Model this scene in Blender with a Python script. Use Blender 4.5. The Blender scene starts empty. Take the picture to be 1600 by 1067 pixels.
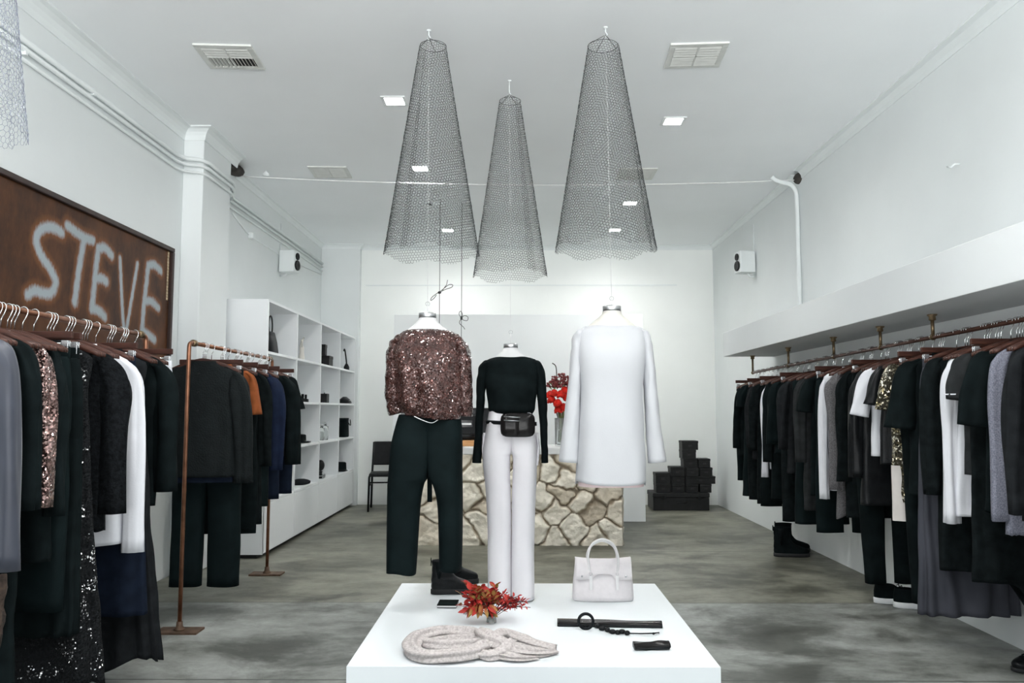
import bpy, math, random
import numpy as np
from mathutils import Vector, Matrix, noise

random.seed(7)
C = bpy.context.scene.collection
PI = math.pi
# ------------------------------------------------------------------ camera model (photo 1600x1067)
F, CX, CY, VX, VY, EYE = 1244.0, 800.0, 533.5, 809.0, 640.0, 1.2
TILT = math.atan((VY - CY) / F)
YAW = math.atan((VX - CX) / F * math.cos(TILT))
ROT = Matrix.Rotation(YAW, 3, 'Z') @ Matrix.Rotation(PI / 2 + TILT, 3, 'X')
EYEV = Vector((0, 0, EYE))


def ray(px, py):
    return ROT @ Vector((px - CX, CY - py, -F))


def at_y(px, py, Y):
    d = ray(px, py)
    return EYEV + d * (Y / d.y)


def at_x(px, py, X):
    d = ray(px, py)
    return EYEV + d * (X / d.x)


def at_z(px, py, Z):
    d = ray(px, py)
    return EYEV + d * ((Z - EYE) / d.z)


# ------------------------------------------------------------------ room measures
XL, XR, YB, YF, ZC = -2.53, 2.53, 10.22, -1.2, 3.326
PLINTH_Z = 0.111

# ------------------------------------------------------------------ materials
MATS = {}


def mat(name, col, rough=0.6, metal=0.0, var=0.06, scale=8.0, bump=0.0, bscale=60.0, spec=0.5,
        sheen=0.0, col2=None, stretch=(1, 1, 1), trans=0.0, emit=None, estr=0.0, alpha=1.0, ior=1.45, coat=0.0):
    if name in MATS:
        return MATS[name]
    m = bpy.data.materials.new(name)
    m.use_nodes = True
    nt = m.node_tree
    b = nt.nodes['Principled BSDF']
    b.inputs['Roughness'].default_value = rough
    b.inputs['Metallic'].default_value = metal
    b.inputs['Specular IOR Level'].default_value = spec
    b.inputs['IOR'].default_value = ior
    b.inputs['Sheen Weight'].default_value = sheen
    b.inputs['Transmission Weight'].default_value = trans
    b.inputs['Alpha'].default_value = alpha
    b.inputs['Coat Weight'].default_value = coat
    tc = nt.nodes.new('ShaderNodeTexCoord')
    mp = nt.nodes.new('ShaderNodeMapping')
    mp.inputs['Scale'].default_value = stretch
    nt.links.new(tc.outputs['Object'], mp.inputs['Vector'])
    n = nt.nodes.new('ShaderNodeTexNoise')
    n.inputs['Scale'].default_value = scale
    n.inputs['Detail'].default_value = 4
    nt.links.new(mp.outputs['Vector'], n.inputs['Vector'])
    r = nt.nodes.new('ShaderNodeValToRGB')
    c2 = col2 or tuple(min(1, c * (1 + var)) for c in col)
    c1 = col if col2 else tuple(c * (1 - var) for c in col)
    r.color_ramp.elements[0].position = 0.35
    r.color_ramp.elements[1].position = 0.65
    r.color_ramp.elements[0].color = (*c1, 1)
    r.color_ramp.elements[1].color = (*c2, 1)
    nt.links.new(n.outputs['Fac'], r.inputs['Fac'])
    nt.links.new(r.outputs['Color'], b.inputs['Base Color'])
    if bump:
        n2 = nt.nodes.new('ShaderNodeTexNoise')
        n2.inputs['Scale'].default_value = bscale
        n2.inputs['Detail'].default_value = 3
        nt.links.new(mp.outputs['Vector'], n2.inputs['Vector'])
        bp = nt.nodes.new('ShaderNodeBump')
        bp.inputs['Strength'].default_value = bump
        bp.inputs['Distance'].default_value = 0.004
        nt.links.new(n2.outputs['Fac'], bp.inputs['Height'])
        nt.links.new(bp.outputs['Normal'], b.inputs['Normal'])
    if emit:
        b.inputs['Emission Color'].default_value = (*emit, 1)
        b.inputs['Emission Strength'].default_value = estr
    MATS[name] = m
    return m


def sequin_mat(name, col, scale, tilt, rough=0.2, col2=None, base=None, dens=0.0, metal=0.9):
    """flat little discs, each tilted its own way; dens > 0 leaves bare cloth between some of them"""
    m = mat(name, col, rough, metal, 0.2, 30, col2=col2, spec=0.2, coat=0.0 if dens else 1.0)
    nt = m.node_tree
    b = nt.nodes['Principled BSDF']
    b.inputs['Coat Roughness'].default_value = 0.06
    tc = nt.nodes['Texture Coordinate']
    v = nt.nodes.new('ShaderNodeTexVoronoi')
    v.inputs['Scale'].default_value = scale
    nt.links.new(tc.outputs['Object'], v.inputs['Vector'])
    sub = nt.nodes.new('ShaderNodeVectorMath'); sub.operation = 'SUBTRACT'
    sub.inputs[1].default_value = (0.5, 0.5, 0.5)
    nt.links.new(v.outputs['Color'], sub.inputs[0])
    mul = nt.nodes.new('ShaderNodeVectorMath'); mul.operation = 'SCALE'
    mul.inputs['Scale'].default_value = tilt
    nt.links.new(sub.outputs[0], mul.inputs[0])
    g = nt.nodes.new('ShaderNodeNewGeometry')
    add = nt.nodes.new('ShaderNodeVectorMath'); add.operation = 'ADD'
    nt.links.new(g.outputs['Normal'], add.inputs[0]); nt.links.new(mul.outputs[0], add.inputs[1])
    nm = nt.nodes.new('ShaderNodeVectorMath'); nm.operation = 'NORMALIZE'
    nt.links.new(add.outputs[0], nm.inputs[0])
    nt.links.new(nm.outputs[0], b.inputs['Normal']); nt.links.new(nm.outputs[0], b.inputs['Coat Normal'])
    if dens:
        n = nt.nodes.new('ShaderNodeTexNoise'); n.inputs['Scale'].default_value = 14
        nt.links.new(tc.outputs['Object'], n.inputs['Vector'])
        sp = nt.nodes.new('ShaderNodeSeparateColor'); nt.links.new(v.outputs['Color'], sp.inputs[0])
        ml = nt.nodes.new('ShaderNodeMath'); ml.operation = 'MULTIPLY'
        nt.links.new(n.outputs['Fac'], ml.inputs[0]); nt.links.new(sp.outputs[2], ml.inputs[1])
        gt = nt.nodes.new('ShaderNodeMath'); gt.operation = 'GREATER_THAN'; gt.inputs[1].default_value = dens
        nt.links.new(ml.outputs[0], gt.inputs[0])
        mx = nt.nodes.new('ShaderNodeMix'); mx.data_type = 'RGBA'
        mx.inputs['A'].default_value = (*base, 1)
        nt.links.new(nt.nodes['Color Ramp'].outputs['Color'], mx.inputs['B'])
        nt.links.new(gt.outputs[0], mx.inputs['Factor'])
        nt.links.new(mx.outputs['Result'], b.inputs['Base Color'])
        m2 = nt.nodes.new('ShaderNodeMath'); m2.operation = 'MULTIPLY'; m2.inputs[1].default_value = metal
        nt.links.new(gt.outputs[0], m2.inputs[0]); nt.links.new(m2.outputs[0], b.inputs['Metallic'])
        mr = nt.nodes.new('ShaderNodeMapRange')
        mr.inputs['To Min'].default_value = 0.85; mr.inputs['To Max'].default_value = rough
        nt.links.new(gt.outputs[0], mr.inputs['Value']); nt.links.new(mr.outputs['Result'], b.inputs['Roughness'])
    return m


def quilt_mat(name, col):
    m = mat(name, col, 0.7, 0, 0.15, 20, spec=0.12)
    nt = m.node_tree
    b = nt.nodes['Principled BSDF']
    tc = nt.nodes['Texture Coordinate']
    v = nt.nodes.new('ShaderNodeTexVoronoi')
    v.inputs['Scale'].default_value = 95
    v.inputs['Randomness'].default_value = 0.75
    nt.links.new(tc.outputs['Object'], v.inputs['Vector'])
    bp = nt.nodes.new('ShaderNodeBump'); bp.invert = True
    bp.inputs['Strength'].default_value = 0.5; bp.inputs['Distance'].default_value = 0.004
    nt.links.new(v.outputs['Distance'], bp.inputs['Height'])
    nt.links.new(bp.outputs['Normal'], b.inputs['Normal'])
    return m


def floor_mat():
    m = mat('polished_concrete', (0.095, 0.10, 0.088), 0.4, 0, col2=(0.285, 0.295, 0.28), scale=2.6, stretch=(0.8, 1.15, 1), spec=0.5)
    nt = m.node_tree
    b = nt.nodes['Principled BSDF']
    mp = nt.nodes['Mapping']; tc = nt.nodes['Texture Coordinate']
    nt.nodes['Noise Texture'].inputs['Detail'].default_value = 10
    nt.nodes['Noise Texture'].inputs['Roughness'].default_value = 0.74
    ramp = nt.nodes['Color Ramp']
    ramp.color_ramp.elements[0].position = 0.33; ramp.color_ramp.elements[1].position = 0.62
    # dark worn blotches
    n2 = nt.nodes.new('ShaderNodeTexNoise'); n2.inputs['Scale'].default_value = 1.5; n2.inputs['Detail'].default_value = 10
    n2.inputs['Roughness'].default_value = 0.68; n2.inputs['Distortion'].default_value = 0.4
    nt.links.new(mp.outputs['Vector'], n2.inputs['Vector'])
    r2 = nt.nodes.new('ShaderNodeValToRGB')
    r2.color_ramp.elements[0].position = 0.40; r2.color_ramp.elements[0].color = (0.22, 0.225, 0.20, 1)
    r2.color_ramp.elements[1].position = 0.53; r2.color_ramp.elements[1].color = (1, 1, 1, 1)
    nt.links.new(n2.outputs['Fac'], r2.inputs['Fac'])
    mx = nt.nodes.new('ShaderNodeMix'); mx.data_type = 'RGBA'; mx.blend_type = 'MULTIPLY'
    mx.inputs['Factor'].default_value = 0.85
    nt.links.new(ramp.outputs['Color'], mx.inputs['A']); nt.links.new(r2.outputs['Color'], mx.inputs['B'])
    # browner old slab deeper in the shop: tint by Y
    sx = nt.nodes.new('ShaderNodeSeparateXYZ'); nt.links.new(tc.outputs['Object'], sx.inputs[0])
    gt = nt.nodes.new('ShaderNodeMath'); gt.operation = 'GREATER_THAN'; gt.inputs[1].default_value = 5.09
    nt.links.new(sx.outputs['Y'], gt.inputs[0])
    mx2 = nt.nodes.new('ShaderNodeMix'); mx2.data_type = 'RGBA'; mx2.blend_type = 'MULTIPLY'
    mx2.inputs['B'].default_value = (0.78, 0.745, 0.64, 1)
    nt.links.new(gt.outputs[0], mx2.inputs['Factor']); nt.links.new(mx.outputs['Result'], mx2.inputs['A'])
    last = mx2.outputs['Result']
    # pour joints across the floor
    for yy in (3.66, 5.09, 6.9):
        d = nt.nodes.new('ShaderNodeMath'); d.operation = 'SUBTRACT'; d.inputs[1].default_value = yy
        nt.links.new(sx.outputs['Y'], d.inputs[0])
        a = nt.nodes.new('ShaderNodeMath'); a.operation = 'ABSOLUTE'; nt.links.new(d.outputs[0], a.inputs[0])
        l = nt.nodes.new('ShaderNodeMath'); l.operation = 'LESS_THAN'; l.inputs[1].default_value = 0.006
        nt.links.new(a.outputs[0], l.inputs[0])
        mm = nt.nodes.new('ShaderNodeMix'); mm.data_type = 'RGBA'
        mm.inputs['B'].default_value = (0.05, 0.05, 0.045, 1)
        nt.links.new(l.outputs[0], mm.inputs['Factor']); nt.links.new(last, mm.inputs['A'])
        last = mm.outputs['Result']
    nt.links.new(last, b.inputs['Base Color'])
    mr = nt.nodes.new('ShaderNodeMapRange'); mr.inputs['To Min'].default_value = 0.3; mr.inputs['To Max'].default_value = 0.55
    nt.links.new(n2.outputs['Fac'], mr.inputs['Value']); nt.links.new(mr.outputs['Result'], b.inputs['Roughness'])
    return m


def attr_mat(name, kind):
    """materials that read a per-vertex paint / stone attribute"""
    m = bpy.data.materials.new(name); m.use_nodes = True
    nt = m.node_tree; b = nt.nodes['Principled BSDF']
    tc = nt.nodes.new('ShaderNodeTexCoord')
    at = nt.nodes.new('ShaderNodeAttribute'); at.attribute_name = 'tone'
    n = nt.nodes.new('ShaderNodeTexNoise'); n.inputs['Detail'].default_value = 8
    nt.links.new(tc.outputs['Object'], n.inputs['Vector'])
    if kind == 'sign':
        n.inputs['Scale'].default_value = 3.2; n.inputs['Roughness'].default_value = 0.65
        mp = nt.nodes.new('ShaderNodeMapping'); mp.inputs['Scale'].default_value = (1, 1.3, 0.7)
        nt.links.new(tc.outputs['Object'], mp.inputs['Vector']); nt.links.new(mp.outputs['Vector'], n.inputs['Vector'])
        r = nt.nodes.new('ShaderNodeValToRGB'); e = r.color_ramp.elements
        e[0].position = 0.3; e[0].color = (0.016, 0.006, 0.0035, 1)
        e[1].position = 0.75; e[1].color = (0.115, 0.042, 0.012, 1)
        nt.links.new(n.outputs['Fac'], r.inputs['Fac'])
        # spray: tone 0..1 ; halo of orange rust then blue grey paint
        ad = nt.nodes.new('ShaderNodeMath'); ad.operation = 'MULTIPLY_ADD'; ad.inputs[1].default_value = 0.5; 
        n3 = nt.nodes.new('ShaderNodeTexNoise'); n3.inputs['Scale'].default_value = 70; n3.inputs['Detail'].default_value = 3
        mp3 = nt.nodes.new('ShaderNodeMapping'); mp3.inputs['Scale'].default_value = (1, 1, 0.35)
        nt.links.new(tc.outputs['Object'], mp3.inputs['Vector']); nt.links.new(mp3.outputs['Vector'], n3.inputs['Vector'])
        nt.links.new(n3.outputs['Fac'], ad.inputs[0])
        sb = nt.nodes.new('ShaderNodeMath'); sb.operation = 'SUBTRACT'; sb.inputs[1].default_value = 0.25
        nt.links.new(at.outputs['Fac'], ad.inputs[2]); nt.links.new(ad.outputs[0], sb.inputs[0])
        r1 = nt.nodes.new('ShaderNodeValToRGB'); e = r1.color_ramp.elements
        e[0].position = 0.02; e[0].color = (0, 0, 0, 1); e[1].position = 0.55; e[1].color = (0.85, 0.85, 0.85, 1)
        r3 = nt.nodes.new('ShaderNodeValToRGB'); e = r3.color_ramp.elements
        e[0].position = 0.50; e[0].color = (0, 0, 0, 1); e[1].position = 0.85; e[1].color = (0.95, 0.95, 0.95, 1)
        nt.links.new(sb.outputs[0], r1.inputs['Fac']); nt.links.new(sb.outputs[0], r3.inputs['Fac'])
        m1 = nt.nodes.new('ShaderNodeMix'); m1.data_type = 'RGBA'; m1.inputs['B'].default_value = (0.17, 0.062, 0.018, 1)
        nt.links.new(r1.outputs['Color'], m1.inputs['Factor']); nt.links.new(r.outputs['Color'], m1.inputs['A'])
        m2 = nt.nodes.new('ShaderNodeMix'); m2.data_type = 'RGBA'; m2.inputs['B'].default_value = (0.32, 0.37, 0.40, 1)
        nt.links.new(r3.outputs['Color'], m2.inputs['Factor']); nt.links.new(m1.outputs['Result'], m2.inputs['A'])
        nt.links.new(m2.outputs['Result'], b.inputs['Base Color'])
        b.inputs['Roughness'].default_value = 0.5; b.inputs['Specular IOR Level'].default_value = 0.2
    else:
        n.inputs['Scale'].default_value = 11; n.inputs['Roughness'].default_value = 0.65
        r = nt.nodes.new('ShaderNodeValToRGB'); e = r.color_ramp.elements
        e[0].position = 0.12; e[0].color = (0.22, 0.165, 0.11, 1)
        e[1].position = 0.60; e[1].color = (0.80, 0.75, 0.64, 1); em = r.color_ramp.elements.new(0.36); em.color = (0.60, 0.53, 0.42, 1)
        ad = nt.nodes.new('ShaderNodeMath'); ad.operation = 'MULTIPLY_ADD'; ad.inputs[1].default_value = 0.45
        nt.links.new(n.outputs['Fac'], ad.inputs[0])
        ml = nt.nodes.new('ShaderNodeMath'); ml.operation = 'MULTIPLY'; ml.inputs[1].default_value = 0.55
        nt.links.new(at.outputs['Fac'], ml.inputs[0]); nt.links.new(ml.outputs[0], ad.inputs[2])
        nt.links.new(ad.outputs[0], r.inputs['Fac'])
        nt.links.new(r.outputs['Color'], b.inputs['Base Color'])
        n2 = nt.nodes.new('ShaderNodeTexNoise'); n2.inputs['Scale'].default_value = 40; n2.inputs['Detail'].default_value = 6
        nt.links.new(tc.outputs['Object'], n2.inputs['Vector'])
        bp = nt.nodes.new('ShaderNodeBump'); bp.inputs['Strength'].default_value = 0.7; bp.inputs['Distance'].default_value = 0.012
        nt.links.new(n2.outputs['Fac'], bp.inputs['Height']); nt.links.new(bp.outputs['Normal'], b.inputs['Normal'])
        b.inputs['Roughness'].default_value = 0.9
    MATS[name] = m
    return m


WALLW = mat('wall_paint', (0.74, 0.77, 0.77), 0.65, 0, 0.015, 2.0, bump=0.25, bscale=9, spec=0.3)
BACKW = mat('back_wall_paint_lit', (0.88, 0.90, 0.88), 0.65, 0, 0.015, 2.0, bump=0.2, bscale=9, spec=0.3)  # side-wall white lightened here in place of light on the back wall
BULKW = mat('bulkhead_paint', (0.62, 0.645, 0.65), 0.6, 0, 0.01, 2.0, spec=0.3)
CEILW = mat('ceiling_paint', (0.92, 0.94, 0.95), 0.7, 0, 0.015, 1.2, spec=0.2)
TRIMW = mat('trim_paint', (0.77, 0.805, 0.805), 0.5, 0, 0.02, 4, spec=0.4)
JOIN = mat('white_board', (0.78, 0.80, 0.81), 0.35, 0, 0.01, 4, spec=0.4)
PANEL = mat('partition_board', (0.86, 0.885, 0.885), 0.5, 0, 0.01, 3, spec=0.3)
GLOSSW = mat('white_plinth_gloss', (0.80, 0.84, 0.86), 0.22, 0, 0.01, 2, spec=0.5)
FLOOR = floor_mat()
COPPER = mat('copper_pipe', (0.32, 0.15, 0.09), 0.38, 0.9, 0.25, 14)
DCOPPER = mat('dark_copper_pipe', (0.13, 0.065, 0.048), 0.4, 0.85, 0.25, 14)
BRASS = mat('brass', (0.20, 0.145, 0.085), 0.38, 0.9, 0.2, 20)
RUSTP = mat('rusty_plate', (0.12, 0.075, 0.05), 0.6, 0.5, 0.3, 18)
STEEL = mat('steel', (0.55, 0.56, 0.57), 0.3, 0.95, 0.08, 40)
CHROME = mat('chrome', (0.75, 0.76, 0.77), 0.18, 1.0, 0.04, 40)
CLIPM = mat('clip_metal', (0.72, 0.74, 0.76), 0.25, 0.85, 0.05, 40)
WOOD = mat('hanger_wood', (0.036, 0.013, 0.009), 0.45, 0, col2=(0.075, 0.028, 0.018), scale=14, stretch=(1, 8, 8), spec=0.3)
OAK = mat('oak_board', (0.48, 0.24, 0.09), 0.5, 0, col2=(0.58, 0.31, 0.13), scale=10, stretch=(1, 8, 8))
NETW = mat('net_wire', (0.055, 0.06, 0.062), 0.5, 0.6, 0.1, 30)
NETP = mat('pale_net_wire', (0.26, 0.28, 0.34), 0.5, 0.4, 0.1, 30)
WHITEC = mat('white_cord', (0.78, 0.78, 0.78), 0.6, 0, 0.05, 40)
BLACKC = mat('black_cord', (0.02, 0.02, 0.022), 0.6, 0, 0.1, 40)
K1 = mat('black_cotton', (0.0050, 0.0080, 0.0085), 0.85, 0, 0.25, 14, bump=0.2, bscale=220, spec=0.06)
K2 = mat('black_wool', (0.0065, 0.009, 0.0095), 0.95, 0, 0.3, 24, bump=0.5, bscale=320, spec=0.06)
K3 = mat('black_crepe', (0.0052, 0.0095, 0.0102), 0.75, 0, 0.2, 9, bump=0.15, bscale=150, spec=0.06)
K4 = mat('black_leather', (0.006, 0.007, 0.008), 0.38, 0, 0.3, 22, bump=0.35, bscale=90, spec=0.2)
KL = mat('black_lace', (0.006, 0.007, 0.008), 0.8, 0, 0.5, 60, bump=1.0, bscale=120, spec=0.06)
CH1 = mat('charcoal_cloth', (0.013, 0.0145, 0.016), 0.9, 0, 0.2, 20, bump=0.3, bscale=240, spec=0.06)
CH2 = mat('dark_grey_cloth', (0.022, 0.024, 0.025), 0.9, 0, 0.2, 20, bump=0.3, bscale=240, spec=0.06)
GREYM = mat('grey_marl_wool', (0.075, 0.072, 0.075), 0.95, 0, col2=(0.15, 0.145, 0.15), scale=160, bump=0.5, bscale=260, spec=0.1)
BLUEM = mat('blue_grey_marl', (0.11, 0.115, 0.145), 0.9, 0, col2=(0.21, 0.215, 0.26), scale=180, bump=0.4, bscale=260, spec=0.1)
SATIN = mat('blue_grey_satin', (0.040, 0.045, 0.062), 0.42, 0, 0.12, 5, spec=0.4, sheen=0.15)
SKIRTG = mat('slate_jersey', (0.045, 0.047, 0.058), 0.8, 0, 0.12, 6, spec=0.2)
NAVY = mat('navy_knit', (0.007, 0.013, 0.034), 0.85, 0, 0.2, 18, bump=0.3, bscale=240, spec=0.2)
NAVY2 = mat('dark_navy_cloth', (0.008, 0.012, 0.022), 0.85, 0, 0.2, 18, bump=0.2, bscale=240, spec=0.06)
RUSTO = mat('rust_orange_knit', (0.24, 0.070, 0.022), 0.85, 0, 0.15, 20, bump=0.3, bscale=200, spec=0.15)
WCOT = mat('white_cotton', (0.66, 0.67, 0.705), 0.85, 0, 0.03, 10, bump=0.15, bscale=120, spec=0.15)
WCREPE = mat('white_crepe', (0.50, 0.51, 0.53), 0.75, 0, 0.015, 4, bump=0.12, bscale=160, spec=0.2)
PINKL = mat('pink_lining', (0.75, 0.60, 0.60), 0.5, 0, 0.04, 8)
PALET = mat('pale_mauve_crepe', (0.74, 0.725, 0.75), 0.8, 0, 0.02, 5, bump=0.1, bscale=160, spec=0.15)
FURB = mat('brown_fur', (0.045, 0.03, 0.022), 0.9, 0, 0.5, 40, bump=1.0, bscale=120)
SEQB = sequin_mat('brown_sequins', (0.042, 0.017, 0.014), 150, 0.9, 0.22, (0.095, 0.04, 0.033), metal=0.45)
SEQB2 = sequin_mat('rose_sequins', (0.16, 0.09, 0.08), 150, 1.2, 0.22, (0.34, 0.22, 0.20))
SEQK = sequin_mat('black_sequins', (0.5, 0.5, 0.5), 190, 1.3, 0.15, (0.6, 0.6, 0.6), (0.006, 0.007, 0.008), 0.50)
SEQG = sequin_mat('gold_sequins', (0.20, 0.16, 0.08), 120, 1.3, 0.22, (0.6, 0.58, 0.5), (0.05, 0.045, 0.03), 0.22)
QUILT = quilt_mat('black_quilted_cloth', (0.0075, 0.010, 0.0105))
FORM = mat('mannequin_linen', (0.60, 0.585, 0.54), 0.8, 0, 0.03, 20)
FORMW = mat('mannequin_white', (0.64, 0.64, 0.64), 0.7, 0, 0.02, 20)
SCARF = mat('oatmeal_knit', (0.44, 0.40, 0.385), 0.95, 0, col2=(0.62, 0.575, 0.56), scale=90, bump=0.9, bscale=230, spec=0.1)
BAGL = mat('blush_leather', (0.74, 0.70, 0.71), 0.5, 0, 0.03, 30, bump=0.25, bscale=220, spec=0.35)
STRAPW = mat('pale_strap_leather', (0.74, 0.725, 0.725), 0.45, 0, 0.02, 30)
PATENT = mat('black_patent', (0.010, 0.009, 0.009), 0.22, 0, 0.3, 12, bump=0.5, bscale=26, spec=0.22)
RUBBER = mat('black_rubber', (0.010, 0.011, 0.012), 0.7, 0, 0.2, 30)
WRUB = mat('white_rubber', (0.75, 0.76, 0.77), 0.55, 0, 0.03, 20)
PLASK = mat('black_plastic', (0.008, 0.009, 0.010), 0.45, 0, 0.2, 20, spec=0.25)
CARDK = mat('black_card', (0.010, 0.0105, 0.011), 0.5, 0, 0.3, 14, bump=0.25, bscale=40, spec=0.35)
SCREEN = mat('dark_screen', (0.006, 0.007, 0.009), 0.15, 0, 0.05, 5)
PAPER = mat('white_paper', (0.8, 0.8, 0.8), 0.7, 0, 0.02, 20)
GLASS = mat('clear_glass', (0.95, 0.97, 0.96), 0.05, 0, 0.01, 5, trans=1.0, ior=1.3)
WATER = mat('pale_glass', (0.9, 0.93, 0.92), 0.08, 0, 0.01, 5, trans=0.85, ior=1.2)
REDF = mat('red_petal', (0.55, 0.018, 0.010), 0.6, 0, 0.3, 40, bump=0.3, bscale=90, spec=0.2)
MAROON = mat('maroon_berry', (0.17, 0.03, 0.03), 0.6, 0, 0.5, 60)
LEAFR = mat('red_leaf', (0.30, 0.016, 0.018), 0.55, 0, col2=(0.42, 0.035, 0.025), scale=18, spec=0.3)
LEAFO = mat('orange_green_leaf', (0.36, 0.07, 0.03), 0.55, 0, col2=(0.28, 0.22, 0.06), scale=14, spec=0.3)
STEMG = mat('green_stem', (0.16, 0.21, 0.07), 0.6, 0, 0.3, 20)
STEMB = mat('dark_stem', (0.03, 0.018, 0.014), 0.6, 0, 0.3, 20)
SLAB = mat('counter_slab', (0.62, 0.63, 0.62), 0.5, 0, 0.05, 8)
VENTM = mat('vent_metal', (0.66, 0.67, 0.64), 0.5, 0, 0.04, 20)
VENTD = mat('vent_dark', (0.035, 0.037, 0.038), 0.8, 0, 0.1, 20)
LAMPF = mat('lamp_frame', (0.80, 0.82, 0.82), 0.4, 0, 0.02, 20)
LAMPE = mat('lamp_diffuser', (1, 1, 1), 0.4, 0, 0.0, 5, emit=(1.0, 0.995, 0.98), estr=350)
_n = LAMPE.node_tree
_b = _n.nodes['Principled BSDF']
# reflector lamps throw most of their light straight down
_g = _n.nodes.new('ShaderNodeNewGeometry'); _d = _n.nodes.new('ShaderNodeVectorMath'); _d.operation = 'DOT_PRODUCT'
_n.links.new(_g.outputs['Normal'], _d.inputs[0]); _n.links.new(_g.outputs['Incoming'], _d.inputs[1])
_p = _n.nodes.new('ShaderNodeMath'); _p.operation = 'POWER'; _p.inputs[1].default_value = 1.3; _n.links.new(_d.outputs['Value'], _p.inputs[0])
_m = _n.nodes.new('ShaderNodeMath'); _m.operation = 'MULTIPLY'; _m.inputs[1].default_value = 620; _n.links.new(_p.outputs[0], _m.inputs[0])
_n.links.new(_m.outputs[0], _b.inputs['Emission Strength'])
DARKW = mat('dark_frame_wood', (0.028, 0.014, 0.011), 0.5, 0, 0.3, 14)
IVORY = mat('ivory_ceramic', (0.68, 0.65, 0.60), 0.5, 0, 0.04, 12)
HOLE = mat('broken_plaster', (0.05, 0.045, 0.04), 0.95, 0, 0.4, 12)
STONE = attr_mat('limestone', 'stone')
SIGNM = attr_mat('rusted_painted_steel', 'sign')


# ------------------------------------------------------------------ mesh helpers
class MB:
    def __init__(self):
        self.v = []; self.f = []

    def box(self, lo, hi, M=None):
        b = len(self.v)
        for z in (lo[2], hi[2]):
            for y in (lo[1], hi[1]):
                for x in (lo[0], hi[0]):
                    p = Vector((x, y, z))
                    self.v.append(M @ p if M else p)
        self.f += [(b, b + 2, b + 3, b + 1), (b + 4, b + 5, b + 7, b + 6), (b, b + 1, b + 5, b + 4),
                   (b + 2, b + 6, b + 7, b + 3), (b, b + 4, b + 6, b + 2), (b + 1, b + 3, b + 7, b + 5)]
        return self

    def loft(self, rings, cap0=False, cap1=False, closed=True):
        b = len(self.v); n = len(rings[0])
        for r in rings:
            self.v += [Vector(p) for p in r]
        for i in range(len(rings) - 1):
            for j in range(n if closed else n - 1):
                k = (j + 1) % n
                self.f.append((b + i * n + j, b + i * n + k, b + (i + 1) * n + k, b + (i + 1) * n + j))
        if cap0:
            self.f.append(tuple(b + j for j in reversed(range(n))))
        if cap1:
            o = b + (len(rings) - 1) * n
            self.f.append(tuple(o + j for j in range(n)))
        return self

    def tube(self, pts, r, n=8, cap=True, flat=1.0, up=None):
        pts = [Vector(p) for p in pts]
        rr = r if isinstance(r, (list, tuple)) else [r] * len(pts)
        rings = []; prev = Vector(up) if up else None
        for i, p in enumerate(pts):
            t = (pts[min(i + 1, len(pts) - 1)] - pts[max(i - 1, 0)]).normalized()
            if prev is None:
                prev = Vector((0, 0, 1)) if abs(t.z) < 0.9 else Vector((0, 1, 0))
            u = (prev - t * prev.dot(t))
            if u.length < 1e-6:
                u = Vector((1, 0, 0)) - t * t.x
            u.normalize(); w = t.cross(u); prev = u
            rings.append([p + (u * math.cos(a) * rr[i] * flat + w * math.sin(a) * rr[i]) for a in (2 * PI * k / n for k in range(n))])
        return self.loft(rings, cap, cap)

    def lathe(self, prof, n=24, c=(0, 0, 0), sx=1, sy=1, cap0=True, cap1=True):
        c = Vector(c)
        rings = [[c + Vector((r * sx * math.cos(2 * PI * k / n), r * sy * math.sin(2 * PI * k / n), z)) for k in range(n)] for r, z in prof]
        return self.loft(rings, cap0, cap1)

    def ball(self, c, rx, ry=None, rz=None, n=12, m=8, M=None):
        ry = ry or rx; rz = rz or rx; c = Vector(c)
        rings = []
        for i in range(m + 1):
            th = PI * i / m; s = max(math.sin(th), 0.02)
            ring = []
            for k in range(n):
                p = Vector((rx * s * math.cos(2 * PI * k / n), ry * s * math.sin(2 * PI * k / n), -rz * math.cos(th)))
                ring.append(c + (M @ p if M else p))
            rings.append(ring)
        return self.loft(rings, True, True)

    def build(self, name, m, parent=None, smooth=True, bevel=0.0, seg=2, loc=None, solid=0.0):
        me = bpy.data.meshes.new(name)
        me.from_pydata([tuple(v) for v in self.v], [], self.f)
        me.materials.append(m)
        if smooth:
            me.polygons.foreach_set('use_smooth', [True] * len(me.polygons))
        me.update()
        o = bpy.data.objects.new(name, me); C.objects.link(o)
        if parent:
            o.parent = parent
        if loc is not None:
            o.location = loc
        if bevel:
            bv = o.modifiers.new('edge', 'BEVEL'); bv.width = bevel; bv.segments = seg; bv.limit_method = 'ANGLE'
        if solid:
            so = o.modifiers.new('thick', 'SOLIDIFY'); so.thickness = solid; so.offset = -1
        return o


def tag(o, label, cat, group=None):
    o['label'] = label; o['category'] = cat
    if group:
        o['group'] = group
    return o


def thing(name, label, cat, loc=(0, 0, 0), rz=0.0, group=None):
    o = bpy.data.objects.new(name, None); C.objects.link(o)
    o.empty_display_size = 0.05
    o.location = loc; o.rotation_euler = (0, 0, rz)
    return tag(o, label, cat, group)


def struct(name, mb, m, parent=None, smooth=False, bevel=0.0):
    o = mb.build(name, m, parent, smooth, bevel)
    if not parent:
        o['kind'] = 'structure'
    return o


def copy_tree(o, parent=None):
    c = o.copy(); C.objects.link(c)
    if parent:
        c.parent = parent
    for ch in list(o.children):
        copy_tree(ch, c)
    return c


def lerp(a, b, t):
    return a + (b - a) * t


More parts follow.
